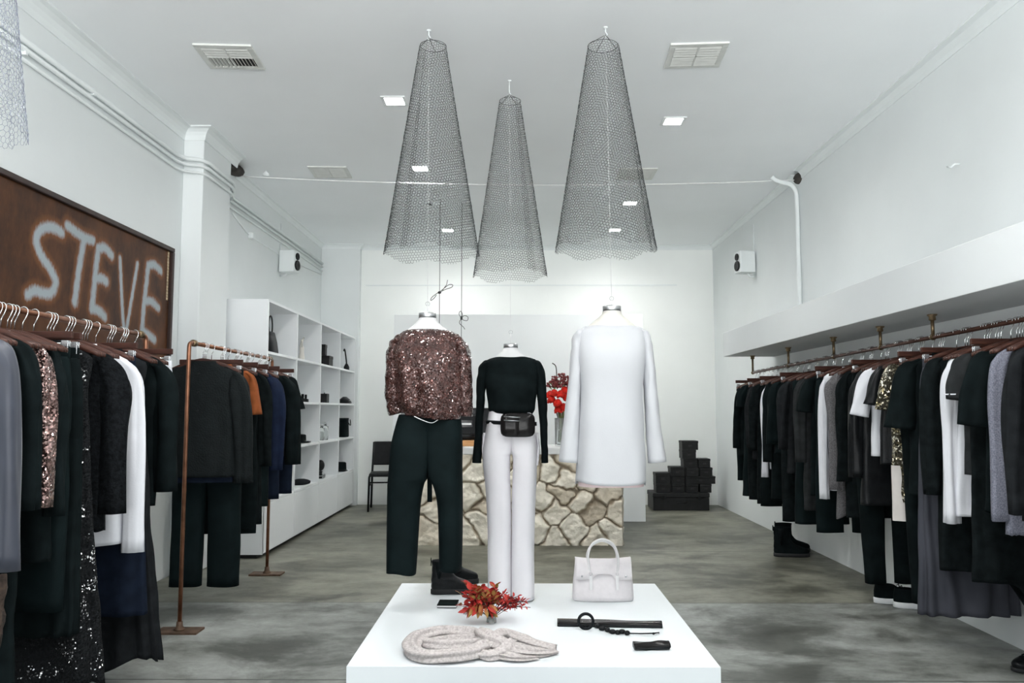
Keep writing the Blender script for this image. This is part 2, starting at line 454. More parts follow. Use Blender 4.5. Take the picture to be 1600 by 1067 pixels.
def smooth_path(pts, k=6):
    """Catmull-Rom through the given tuples (any dimension)"""
    P = [np.array(p, float) for p in pts]
    P = [2 * P[0] - P[1]] + P + [2 * P[-1] - P[-2]]
    out = []
    for i in range(1, len(P) - 2):
        a, b, c, d = P[i - 1:i + 3]
        for j in range(k):
            t = j / k
            out.append(0.5 * (2 * b + (c - a) * t + (2 * a - 5 * b + 4 * c - d) * t * t + (3 * b - a - 3 * c + d) * t ** 3))
    out.append(P[-2])
    return out


def N3(x, y, z):
    return noise.noise(Vector((x, y, z)))

# ------------------------------------------------------------------ the room
struct('floor', MB().box((-3, YF - 1.5, -0.1), (3, YB + 0.3, 0)), FLOOR)
struct('ceiling', MB().box((-3, YF, ZC), (3, YB + 0.3, ZC + 0.15)), CEILW)
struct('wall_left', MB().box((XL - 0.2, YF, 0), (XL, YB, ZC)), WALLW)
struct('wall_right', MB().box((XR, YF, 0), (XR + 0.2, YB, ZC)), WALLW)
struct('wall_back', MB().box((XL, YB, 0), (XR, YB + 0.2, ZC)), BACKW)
PX = -2.375
struct('wall_pilaster', MB().box((XL, 5.87, 0), (PX, 6.44, ZC)), WALLW, bevel=0.006)
struct('wall_pier', MB().box((XL, 10.12, 0), (-2.03, YB, ZC)), WALLW, bevel=0.006)
# coved cornices (profile swept along the wall top); p = distance out from wall, h = below ceiling
COVE = [(0, 0.092), (0.008, 0.092), (0.010, 0.084), (0.016, 0.058), (0.030, 0.034), (0.052, 0.016), (0.072, 0.010), (0.078, 0.008), (0.078, 0.0), (0, 0)]


def cornice(name, path, prof=COVE):
    """path: list of ((x, y), (nx, ny)) with outward offset direction already mitred"""
    rings = [[Vector((x + nx * p, y + ny * p, ZC - h)) for p, h in prof] for (x, y), (nx, ny) in path]
    return struct(name, MB().loft(rings, True, True), TRIMW)


cornice('trim_1', [((XL, YF), (1, 0)), ((XL, 5.87), (1, -1)), ((PX, 5.87), (1, -1)), ((PX, 6.44), (1, 0)), ((PX, 6.56), (1, 0))])
cornice('trim_2', [((XL, 6.95), (1, 0)), ((XL, 10.12), (1, -1)), ((-2.03, 10.12), (1, -1)), ((-2.03, YB), (1, -1)), ((XR, YB), (-1, -1)), ((XR, 7.1), (-1, 0))],
        [(0, 0.06), (0.006, 0.06), (0.012, 0.035), (0.03, 0.012), (0.05, 0.006), (0.05, 0), (0, 0)])
cornice('trim_3', [((XR, 6.95), (-1, 0)), ((XR, YF), (-1, 0))],
        [(0, 0.075), (0.006, 0.075), (0.012, 0.045), (0.035, 0.016), (0.07, 0.008), (0.07, 0), (0, 0)])
# thin picture rail on the back wall and small upstands at the floor
struct('trim_4', MB().box((-1.97, YB - 0.008, 2.800), (2.06, YB, 2.812)), TRIMW)
# bulkhead that runs above the right-hand clothes rail
BKX, BKZ0, BKZ1 = 2.03, 1.72, 1.955
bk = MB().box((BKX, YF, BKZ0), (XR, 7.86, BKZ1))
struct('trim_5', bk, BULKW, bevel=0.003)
# broken plaster pockets at the two ends of the tension wire
struct('trim_6', MB().ball((-2.47, 6.78, 3.285), 0.075, 0.14, 0.045), HOLE, smooth=True)
struct('trim_7', MB().ball((2.53, 7.02, 3.27), 0.05, 0.075, 0.05), HOLE, smooth=True)


# ------------------------------------------------------------------ pipes, wire, conduits
def pipe(name, pts, r, m, label, cat, group=None, n=8, clips=()):
    o = MB().tube(pts, r, n).build(name, m)
    tag(o, label, cat, group)
    for c in clips:
        MB().box((c[0] - 0.012, c[1] - 0.012, c[2] - 0.022), (c[0] + 0.02, c[1] + 0.012, c[2] + 0.022)).build('clip', TRIMW, o, False, 0.003)
    return o


def wrap(z, off, r):
    """pipe running along the left wall and round the pilaster"""
    a = XL + off; b = PX + off
    return [(a, YF, z), (a, 5.60, z), (a, 5.72, z), (a + 0.03, 5.80, z), (b - 0.03, 5.86 - off, z), (b, 5.92, z), (b, 6.42, z),
            (b - 0.02, 6.52, z - 0.005), (a + 0.03, 6.66, z - 0.01), (a, 6.76, z - 0.01), (a, 8.4, z), (a, 10.1, z)]


pipe('wall_pipe', wrap(3.072, 0.02, 0), 0.016, TRIMW, 'topmost white painted pipe along the top of the left wall', 'pipe', 'pipes on the left wall', clips=[(XL + 0.01, 4.55, 3.072)])
pipe('wall_pipe', wrap(3.028, 0.02, 0), 0.013, TRIMW, 'white painted pipe second from the top along the left wall', 'pipe', 'pipes on the left wall', clips=[(XL + 0.01, 3.9, 3.02)])
pipe('wall_pipe', [(x, y, z) for x, y, z in wrap(2.975, 0.016, 0)], 0.010, TRIMW, 'thin lower white pipe bending around the pilaster on the left wall', 'pipe', 'pipes on the left wall')
for i, (dx, lab) in enumerate([(0.0, 'white conduit hugging the far side of the left pilaster'), (0.045, 'white conduit dropping from the broken plaster by the left pilaster'), (0.09, 'outer short white conduit under the broken plaster at left')]):
    zlow = (2.10, 2.86, 2.93)[i]
    pipe('conduit', [(PX - 0.03 - 0.02 * i, 6.47 + dx, 3.28), (PX - 0.035 - 0.02 * i, 6.475 + dx, 3.0), (PX - 0.035 - 0.02 * i, 6.475 + dx, zlow)], 0.016, TRIMW, lab, 'conduit', 'conduits by the left pilaster')
jb = MB().box((XL, 7.33, 2.80), (XL + 0.05, 7.42, 2.86)).build('junction_box', TRIMW, None, False, 0.012)
tag(jb, 'small white junction box on the left wall under the pipes', 'junction box')
pipe('cable', [(XL + 0.008, 6.9, 2.93), (XL + 0.008, 7.35, 2.83), (XL + 0.008, 8.6, 2.84), (XL + 0.008, 10.1, 2.93)], 0.006, TRIMW, 'thin white cable sagging below the pipes behind the left speaker', 'cable')
# tension wire across the room
w = []
for i in range(25):
    t = i / 24
    w.append((lerp(-2.44, 2.5, t), lerp(6.87, 7.02, t), 3.255 - 0.062 * (1 - (2 * t - 1) ** 2)))
tag(MB().tube(w, 0.0048, 6).build('tension_wire', WHITEC), 'white wire strung right across the room below the ceiling', 'wire')
wc = tag(MB().lathe([(0.001, 0), (0.03, 0.004), (0.03, 0.02), (0.001, 0.05)], 10, (-2.24, 6.92, 3.27)).build('wire_clamp', TRIMW), 'small white clamp on the wire near the left wall', 'clamp')
cp = smooth_path([(2.27, 6.98, 3.272), (2.30, 6.98, 3.245), (2.36, 6.99, 3.225), (2.44, 7.0, 3.21), (2.49, 7.02, 3.16), (2.505, 7.03, 3.05), (2.505, 7.03, 2.6), (2.505, 7.03, 1.96)], 5)
pipe('conduit', cp, 0.02, TRIMW, 'white bent conduit running down the right wall onto the bulkhead', 'conduit')
pipe('wall_hook', [(XR, 4.47, 2.60), (XR - 0.03, 4.47, 2.60), (XR - 0.045, 4.48, 2.585), (XR - 0.045, 4.52, 2.60)], 0.006, TRIMW, 'small white hook high on the right wall', 'hook')


# ------------------------------------------------------------------ ceiling vents and lamps
def vent(x, y, label, wx=0.34, wy=0.33, four=False, tilt=0.0):
    t = thing('ceiling_vent', label, 'vent', (x, y, ZC), tilt, 'ceiling vents')
    m = MB()
    a, b, w = wx / 2, wy / 2, 0.035
    m.box((-a, -b, -0.012), (a, -b + w, 0)).box((-a, b - w, -0.012), (a, b, 0)).box((-a, -b + w, -0.012), (-a + w, b - w, 0)).box((a - w, -b + w, -0.012), (a, b - w, 0))
    m.build('frame', VENTM, t, False, 0.003)
    MB().box((-a + w, -b + w, -0.002), (a - w, b - w, 0)).build('duct_opening', VENTD, t, False)
    s = MB()
    ia, ib = a - w, b - w
    R = Matrix.Rotation(math.radians(42), 4, 'X')
    for hx in (-1, 1):
        x0, x1 = (-ia, -0.006) if hx < 0 else (0.006, ia)
        n = 8
        for k in range(n):
            yy = -ib + (k + 0.5) * 2 * ib / n
            if four and yy > -0.01:
                continue
            s.box((x0, -0.012, -0.0012), (x1, 0.012, 0.0012), Matrix.Translation((0, yy, -0.008)) @ Matrix.Rotation(math.radians(-24), 4, 'X'))
    if four:
        for k in range(13):
            xx = -ia + (k + 0.5) * 2 * ia / 13
            s.box((-0.0012, -0.0, -0.012), (0.0012, ib, 0.004), Matrix.Translation((xx, 0, -0.006)) @ Matrix.Rotation(math.radians(28 if xx < 0 else -28), 4, 'Y'))
    s.box((-0.006, -ib, -0.012), (0.006, ib, -0.004)).box((-ia, -0.005, -0.012), (ia, 0.005, -0.004))
    s.build('louvre', VENTM, t, False)
    return t


vent(-1.735, 4.63, 'dark-slotted square air vent in the ceiling at near left', four=True, tilt=0.06)
vent(1.07, 4.63, 'white louvred square air vent in the ceiling at near right', tilt=-0.06)
vent(-1.68, 6.97, 'beige square air vent in the ceiling above the left pilaster', tilt=0.05)
vent(1.07, 7.04, 'square air vent in the ceiling seen through the right net cone', tilt=0.0)


def lamp(x, y, label):
    t = thing('downlight', label, 'ceiling light', (x, y, ZC), 0, 'square ceiling downlights')
    a, b = 0.085, 0.062
    m = MB()
    m.box((-a, -a, -0.008), (a, -b, 0)).box((-a, b, -0.008), (a, a, 0)).box((-a, -b, -0.008), (-b, b, 0)).box((b, -b, -0.008), (a, b, 0))
    m.build('frame', LAMPF, t, False, 0.002)
    MB().box((-b, -b, -0.004), (b, b, -0.001)).build('diffuser', LAMPE, t, False)


for x, y, lab in [(-0.85, 5.33, 'square downlight left of the left net cone'), (1.15, 5.73, 'square downlight right of the right net cone'),
                  (-0.86, 6.87, 'square downlight seen through the middle of the left net cone'), (1.16, 8.07, 'square downlight seen through the right edge of the right net cone'),
                  (-0.83, 9.3, 'farthest square downlight on the left, low inside the left net cone'), (1.155, 9.3, 'farthest square downlight on the right, low inside the right net cone'),
                  (-0.85, 3.0, 'added unseen square downlight left of centre above the plinth'), (1.15, 3.0, 'added unseen square downlight right of centre above the plinth'),  # unseen near pairs, added to brighten the plinth and near walls
                  (-0.85, 2.1, 'added unseen square downlight nearest the shopfront on the left'), (1.15, 2.1, 'added unseen square downlight nearest the shopfront on the right')]:
    lamp(x, y, lab)


# ------------------------------------------------------------------ wall speakers
def speaker(x, y, z, s, label):
    t = thing('wall_speaker', label, 'speaker', (x, y, z), 0, 'small white wall speakers')
    R = Matrix.Rotation(s * math.radians(-12), 4, 'Z')
    d = 0.17
    x0, x1 = (0.03, 0.03 + d) if s > 0 else (-0.03 - d, -0.03)
    MB().box((x0, -0.075, -0.115), (x1, 0.075, 0.115), R).build('cabinet', TRIMW, t, False, 0.008)
    fx = x1 if s > 0 else x0
    Mx = R @ Matrix.Translation((fx, 0, 0)) @ Matrix.Rotation(s * PI / 2, 4, 'Y')
    for zz, r, nm in ((0.055, 0.038, 'tweeter'), (-0.04, 0.055, 'woofer')):
        m = MB().lathe([(r, -0.001), (r, 0.010), (r * 0.75, 0.014), (r * 0.2, 0.004)], 20)
        M2 = R @ Matrix.Translation((fx, 0, zz)) @ Matrix.Rotation(s * PI / 2, 4, 'Y')
        m.v = [M2 @ v for v in m.v]
        m.build(nm, PLASK, t)
    MB().tube([(-s * 0.0, 0.02, -0.14), (s * 0.05, 0.02, -0.14), (s * 0.08, 0.01, -0.10)], 0.012, 8).build('bracket', TRIMW, t)
    MB().tube([(0.004 * s, 0, 0.10), (0.004 * s, 0, 0.24), (0.004 * s, 0, 0.42)], 0.005, 6).build('cable', TRIMW, t)
    return t


speaker(XL, 8.35, 2.76, 1, 'small white speaker on the left wall above the shelving')
speaker(XR, 8.42, 2.76, -1, 'small white speaker on the right wall above the bulkhead end')

# ------------------------------------------------------------------ rusted sign with sprayed letters
sg_y0, sg_y1, sg_z0, sg_z1 = 2.75, 5.66, 1.52, 2.335
t = thing('metal_sign', 'large rusted brown steel sign sprayed STEVE on the left wall', 'sign', (XL + 0.02, 0, 0))


def wallpt(zx, zy):
    p = at_x(zx * 0.3, 180 + zy * 0.3, XL + 0.02)
    return (p.y, p.z)


strokes = [
    [(322, 612), (285, 588), (240, 583), (200, 612), (190, 660), (215, 730), (265, 805), (290, 870), (268, 925), (220, 925), (180, 912), (145, 935)],
    [(352, 575), (400, 612), (445, 640), (484, 652)], [(440, 640), (425, 720), (405, 850), (390, 975)],
    [(512, 700), (500, 800), (490, 900), (478, 1010)], [(512, 695), (545, 690), (582, 730)], [(505, 850), (530, 850), (555, 868)], [(480, 1005), (515, 1020), (545, 1050)],
    [(625, 745), (630, 850), (636, 980), (642, 1075), (650, 1140)], [(716, 775), (700, 870), (680, 990), (655, 1140)],
    [(772, 785), (760, 900), (748, 1010), (740, 1120)], [(772, 782), (805, 780), (838, 812)], [(755, 965), (790, 970), (825, 1003)], [(740, 1120), (770, 1140), (805, 1170)]]
segs = []
for i, s in enumerate(strokes):
    q = smooth_path([wallpt(*p) for p in s], 4)
    wd = 0.028 if i not in (7, 8) else 0.019
    for a, b in zip(q[:-1], q[1:]):
        segs.append((a, b, wd))
ny, nz = 420, 120
yy = np.linspace(sg_y0, sg_y1, ny); zz = np.linspace(sg_z0, sg_z1, nz)
Yg, Zg = np.meshgrid(yy, zz, indexing='ij')
tone = np.zeros_like(Yg)
for a, b, wd in segs:
    ab = b - a; L2 = float(ab @ ab) + 1e-9
    tt = np.clip(((Yg - a[0]) * ab[0] + (Zg - a[1]) * ab[1]) / L2, 0, 1)
    d = np.hypot(Yg - a[0] - tt * ab[0], Zg - a[1] - tt * ab[1])
    tone = np.maximum(tone, 1.08 - d / wd * 0.42)
tone = np.clip(tone, 0, 1)
m = MB()
m.v = [(0, float(a), float(b)) for a in yy for b in zz]
m.f = [(i * nz + j, (i + 1) * nz + j, (i + 1) * nz + j + 1, i * nz + j + 1) for i in range(ny - 1) for j in range(nz - 1)]
pn = m.build('panel', SIGNM, t, True, solid=0.015)
at_ = pn.data.attributes.new('tone', 'FLOAT', 'POINT')
at_.data.foreach_set('value', tone.ravel().astype(np.float32))
fm = MB()
for lo, hi in [((-0.014, sg_y0 - 0.02, sg_z1), (0.022, sg_y1 + 0.03, sg_z1 + 0.03)), ((-0.014, sg_y0 - 0.02, sg_z0 - 0.03), (0.022, sg_y1 + 0.03, sg_z0)), ((-0.014, sg_y1, sg_z0), (0.022, sg_y1 + 0.03, sg_z1)), ((-0.014, sg_y0 - 0.02, sg_z0), (0.022, sg_y0, sg_z1))]:
    fm.box(lo, hi)
fm.build('frame', DARKW, t, False, 0.004)
chip = MB()
for k in range(16):
    z = 2.31 - k * 0.022
    chip.box((0.001, 5.615 + 0.012 * N3(k, 2, 1), z), (0.003, 5.64 + 0.008 * N3(k, 5, 1), z + 0.019))
chip.build('peeling_edge', mat('peeling_paint', (0.42, 0.33, 0.22), 0.8, 0, 0.3, 30), t, False)

# ------------------------------------------------------------------ white shelving along the left wall
SX0, SX1 = XL + 0.005, -2.068
COLY = [6.545, 7.44, 8.345, 9.245, 10.105]
ROWZ = [0.455, 0.865, 1.275, 1.685, 2.095]
T = 0.022
sh = thing('shelving_unit', 'tall white cube shelving with low cupboards along the left wall', 'shelving', (SX0, 6.545, 0))


def shb(lo, hi):
    return MB().box((lo[0] - SX0, lo[1] - 6.545, lo[2]), (hi[0] - SX0, hi[1] - 6.545, hi[2]))


shb((SX0, 6.545, 0.03), (SX1, 6.545 + T, 2.095)).build('side_panel', JOIN, sh, False, 0.001)
shb((SX0, 10.105 - T, 0.03), (SX1, 10.105, 2.095)).build('side_panel', JOIN, sh, False, 0.001)
shb((SX0, 6.545, 2.095), (SX1, 10.105, 2.095 + T)).build('top_panel', JOIN, sh, False, 0.001)
shb((SX0, 6.567, 0.03), (SX0 + 0.01, 10.083, 2.095)).build('back_panel', JOIN, sh, False)
for y in COLY[1:-1]:
    shb((SX0 + 0.01, y - T / 2, 0.455), (SX1, y + T / 2, 2.095)).build('divider', JOIN, sh, False, 0.001)
for z in ROWZ[:-1]:
    for a, b in zip(COLY[:-1], COLY[1:]):
        shb((SX0 + 0.01, a + T / 2 + 0.0005, z - T), (SX1 - 0.002, b - T / 2 - 0.0005, z)).build('shelf_board', JOIN, sh, False, 0.001)
for a, b in zip(COLY[:-1], COLY[1:]):
    shb((SX1 - 0.02, a + 0.003, 0.035), (SX1, b - 0.003, 0.43)).build('cupboard_door', JOIN, sh, False, 0.002)
shb((SX0, 6.56, 0), (SX1 - 0.05, 10.09, 0.03)).build('plinth', CARDK, sh, False)

# ------------------------------------------------------------------ partition panel and stone counter
pt = MB().box((-1.36, 8.70, 0), (1.375, 8.79, 2.245)).build('partition_panel', PANEL, None, False, 0.004)
tag(pt, 'tall pale grey partition panel standing behind the stone counter', 'partition')

CX0, CX1, CYF, CYB, CZ = -0.885, 0.925, 7.19, 7.85, 0.80
ct = thing('counter', 'rough limestone shop counter with a pale slab top', 'counter', (0, CYF, 0))
rng = random.Random(11)
# stone centres in counter coordinates (x, z): big boulders low on the right, smaller rubble at left
seeds = [(-0.80, 0.10), (-0.52, 0.09), (-0.30, 0.20), (-0.66, 0.33), (-0.84, 0.52), (-0.45, 0.44), (-0.26, 0.36), (-0.22, 0.50), (-0.62, 0.58), (-0.40, 0.64), (-0.78, 0.72),
         (-0.20, 0.70), (-0.05, 0.10), (0.02, 0.34), (-0.06, 0.55), (0.10, 0.68), (0.17, 0.12), (0.23, 0.40), (0.30, 0.66), (0.43, 0.58), (0.40, 0.44), (0.52, 0.13), (0.57, 0.36),
         (0.66, 0.28), (0.80, 0.45), (0.62, 0.55), (0.70, 0.70), (0.83, 0.12), (0.90, 0.28), (0.88, 0.64), (0.34, 0.30), (0.30, 0.05), (0.69, 0.08), (-0.14, 0.27), (-0.55, 0.72), (0.48, 0.74), (-0.10, 0.42)]
val = [rng.random() for _ in seeds]
for i, s in enumerate(seeds):
    if s in ((0.23, 0.40), (0.52, 0.13), (0.17, 0.12), (0.83, 0.12)):
        val[i] = 0.85
    if s in ((0.70, 0.70), (0.88, 0.64), (-0.80, 0.10)):
        val[i] = 0.3
sd = np.array(seeds)


def stone_patch(pts2, base, nrm):
    """pts2: (n, m, 2) counter coords -> displaced positions and tone"""
    n_, m_, _ = pts2.shape
    V = []; TN = []
    for i in range(n_):
        for j in range(m_):
            x, z = pts2[i, j]
            wx = x + 0.06 * N3(x * 6, z * 6, 3) + 0.015 * N3(x * 22, z * 22, 5); wz = z + 0.06 * N3(x * 6, z * 6, 9) + 0.015 * N3(x * 22, z * 22, 7)
            d = np.hypot((sd[:, 0] - wx) * 0.85, sd[:, 1] - wz)
            o = np.argsort(d)[:2]
            e = float(d[o[1]] - d[o[0]])
            h = min(1, e / (0.016 + 0.05 * abs(N3(x * 4, z * 4, 21)))); h = h * h * (3 - 2 * h)
            disp = 0.055 * h + 0.022 * N3(x * 9, z * 9, 1) + 0.010 * N3(x * 25, z * 25, 4) + 0.02 * (val[o[0]] - 0.5)
            TN.append((0.10 + 0.90 * val[o[0]]) * h - 0.05 * (1 - h))
            b = base(x, z)
            V.append((b[0] + nrm[0] * disp, b[1] + nrm[1] * disp, z))
    return V, TN


gx = np.linspace(CX0, CX1, 200); gz = np.linspace(0.0, CZ, 92)
P2 = np.stack(np.meshgrid(gx, gz, indexing='ij'), -1)
V1, T1 = stone_patch(P2, lambda x, z: (x, 0.05), (0, -1))
m = MB()
m.v = V1
m.f = [(i * 92 + j, (i + 1) * 92 + j, (i + 1) * 92 + j + 1, i * 92 + j + 1) for i in range(199) for j in range(91)]
b0 = len(m.v)
TT = list(T1)
for side in (0, 1):
    col = [V1[(0 if side == 0 else 199) * 92 + j] for j in range(92)]
    b0 = len(m.v)
    for k in range(8):
        for j in range(92):
            x, y, z = col[j]
            ss = -1 if side == 0 else 1
            hump = 0.03 * math.sin(PI * min(1, k / 3)) + 0.02 * N3(k * 0.7, z * 9, 5 + side)
            m.v.append((x + ss * (hump if k else 0), y + (CYB - CYF - 0.05) * k / 7, z)); TT.append(T1[(0 if side == 0 else 199) * 92 + j] + 0.2 * N3(k, z * 8, 2))
    for k in range(7):
        for j in range(91):
            q = (b0 + k * 92 + j, b0 + (k + 1) * 92 + j, b0 + (k + 1) * 92 + j + 1, b0 + k * 92 + j + 1)
            m.f.append(q if side else q[::-1])
st = m.build('stone_front', STONE, ct)
a = st.data.attributes.new('tone', 'FLOAT', 'POINT'); a.data.foreach_set('value', np.array(TT, np.float32))
MB().box((CX0 + 0.03, 0.10, 0), (CX1 - 0.03, CYB - CYF - 0.06, CZ - 0.002)).build('core', SLAB, ct, False)
MB().box((CX0 - 0.01, -0.015, CZ), (CX1 + 0.02, CYB - CYF, CZ + 0.062)).build('slab_top', SLAB, ct, False, 0.006)
CT = CZ + 0.062

# things on the counter
ob = MB().box((-0.78, 7.42, CT), (-0.28, 7.66, CT + 0.055)).build('wooden_board', OAK, None, False, 0.004)
tag(ob, 'orange wooden board on the stone counter under the black printer', 'board')
bz = CT + 0.055
t = thing('receipt_printer', 'black receipt printer with a white paper slip on the wooden board', 'printer', (-0.475, 7.5, bz))
MB().box((-0.10, -0.06, 0.05), (0.085, 0.10, 0.235)).build('body', PLASK, t, False, 0.012)
MB().lathe([(0.05, 0), (0.085, 0.012), (0.10, 0.05)], 20, (-0.01, 0.02, 0), 1, 0.8).build('foot', PLASK, t)
MB().box((-0.07, -0.068, 0.12), (0.055, -0.058, 0.185)).build('front_panel', SCREEN, t, False, 0.002)
MB().box((-0.045, -0.075, 0.142), (0.045, -0.067, 0.160)).build('paper_slip', PAPER, t, False)
t = thing('monitor', 'black flat monitor on the counter beside the printer', 'monitor', (-0.36, 7.58, bz))
MB().box((-0.16, 0.03, 0.05), (0.16, 0.06, 0.30)).build('screen_housing', PLASK, t, False, 0.008)
MB().box((-0.145, 0.026, 0.065), (0.145, 0.031, 0.285)).build('screen', SCREEN, t, False)
MB().box((-0.02, 0.04, 0.0), (0.02, 0.06, 0.06)).build('stand', PLASK, t, False)
MB().box((-0.07, 0.0, 0.0), (0.07, 0.07, 0.012)).build('base', PLASK, t, False, 0.003)

vx, vy = 0.40, 7.5
t = thing('glass_vase', 'clear glass vase of green stems on the stone counter', 'vase', (vx, vy, CT))
MB().lathe([(0.045, 0.0), (0.05, 0.004), (0.05, 0.02), (0.055, 0.26), (0.052, 0.26), (0.046, 0.02), (0.02, 0.012)], 24, cap0=True).build('vase_body', WATER, t)
fl = thing('flower_bouquet', 'bouquet of bright red flowers with maroon berries in the glass vase', 'bouquet', (vx, vy, CT + 0.03))
s = MB(); s2 = MB()
for k in range(14):
    a = k * 2.4; r = 0.012 + 0.022 * (k % 3) / 2
    (s if k % 4 else s2).tube([(r * math.cos(a), r * math.sin(a), 0.0), (0.6 * r * math.cos(a), 0.6 * r * math.sin(a), 0.18), (2.6 * r * math.cos(a + 0.4), 1.5 * r * math.sin(a), 0.36)], 0.005, 6)
s.build('green_stems', STEMG, fl); s2.build('dark_stems', STEMB, fl)
for k, (dx, dy, dz) in enumerate([(-0.085, -0.06, 0.40), (-0.03, -0.10, 0.37), (0.03, -0.08, 0.33), (-0.06, -0.08, 0.46), (0.0, -0.09, 0.45), (0.06, -0.07, 0.42), (0.10, -0.02, 0.38), (-0.10, 0.0, 0.45), (0.04, -0.05, 0.49), (0.13, 0.0, 0.45), (-0.02, -0.06, 0.31), (0.12, -0.04, 0.33)]):
    m = MB()
    for q in range(9):
        a = q * 2.4 + k; rr = 0.018 + 0.012 * (q / 9)
        Mq = Matrix.Rotation(a, 4, 'Z') @ Matrix.Rotation(0.7 + 0.5 * q / 9, 4, 'Y')
        m.ball((dx + 0.018 * math.cos(a), dy + 0.018 * math.sin(a), dz + 0.008 * math.sin(q)), 0.036, 0.030, 0.016, 8, 5, Mq)
    m.build('flower', REDF, fl)
bm_ = MB()
r9 = random.Random(4)
for k in range(170):
    a = r9.uniform(0, 2 * PI); r = 0.13 * math.sqrt(r9.random())
    p = Vector((r * math.cos(a), 0.7 * r * math.sin(a) - 0.01, 0.52 + 0.13 * r9.random() * (1 - (r / 0.15) ** 2)))
    bm_.ball(p, 0.008 + 0.006 * r9.random(), n=6, m=4)
bm_.build('berry_sprays', MAROON, fl)
s = MB()
s.tube(smooth_path([(-0.03, 0, 0.5), (-0.035, -0.01, 0.66), (-0.045, -0.01, 0.72), (-0.075, -0.01, 0.745)], 5), 0.005, 6)
for k in range(7):
    x0 = 0.10 + 0.012 * k
    s.tube([(x0 * 0.8, -0.02, 0.40), (x0 + 0.02, -0.02, 0.55), (x0 + 0.04 * math.sin(k), -0.03, 0.62 + 0.04 * (k % 3))], 0.004, 5)
s.build('twigs', STEMB, fl)
g = MB()
for k in range(14):
    a = r9.uniform(0, 2 * PI)
    p = Vector((0.12 * math.cos(a) + 0.02, 0.06 * math.sin(a), 0.5 + 0.08 * r9.random()))
    g.ball(p, 0.022, 0.012, 0.004, 8, 4, Matrix.Rotation(a, 4, 'Z') @ Matrix.Rotation(r9.uniform(-1, 1), 4, 'Y'))
g.build('leaves', STEMG, fl)

# ------------------------------------------------------------------ chair against the back wall
t = thing('chair', 'black stacking chair against the back wall behind the mannequins', 'chair', (-1.57, 9.75, 0), 0.12)
MB().box((-0.22, -0.21, 0.405), (0.22, 0.2, 0.445)).build('seat', PLASK, t, False, 0.014)
MB().box((-0.20, 0.19, 0.53), (0.20, 0.225, 0.82), Matrix.Rotation(-0.06, 4, 'X')).build('backrest', PLASK, t, False, 0.015)
for sx in (-1, 1):
    MB().tube([(sx * 0.205, -0.20, 0.43), (sx * 0.215, -0.215, 0.40), (sx * 0.222, -0.225, 0.0)], 0.013, 8).build('leg', PLASK, t)
    MB().tube([(sx * 0.215, 0.22, 0.0), (sx * 0.205, 0.20, 0.43), (sx * 0.19, 0.24, 0.80)], 0.013, 8).build('leg', PLASK, t)
    MB().tube([(sx * 0.216, -0.20, 0.30), (sx * 0.21, 0.20, 0.30)], 0.009, 6).build('stretcher', PLASK, t)
MB().tube([(-0.216, -0.21, 0.34), (0.216, -0.21, 0.34)], 0.009, 6).build('stretcher', PLASK, t)

# ------------------------------------------------------------------ stack of black boxes
BY = 9.70
BOXG = 'black boxes stacked on the trunk'


def trunkbox(px0, px1, py0, py1, depth, label, Y=BY, nm='storage_box', lidf=0.28, zfix=None):
    a = at_y(px0, py1, Y); b = at_y(px1, py0, Y)
    z0, z1 = (a.z, b.z) if zfix is None else zfix
    w = b.x - a.x; h = z1 - z0
    t = thing(nm, label, 'box', ((a.x + b.x) / 2, Y, z0), 0, BOXG if nm == 'storage_box' else None)
    lh = h * lidf
    MB().box((-w / 2 + 0.003, 0.003, 0), (w / 2 - 0.003, depth - 0.003, h - lh)).build('box_base', CARDK, t, False, 0.003)
    MB().box((-w / 2, 0, h - lh), (w / 2, depth, h)).build('lid', CARDK, t, False, 0.004)
    MB().box((-0.018, -0.004, h * 0.35), (0.018, 0.003, h * 0.55)).build('label_holder', BLACKC, t, False)
    return t


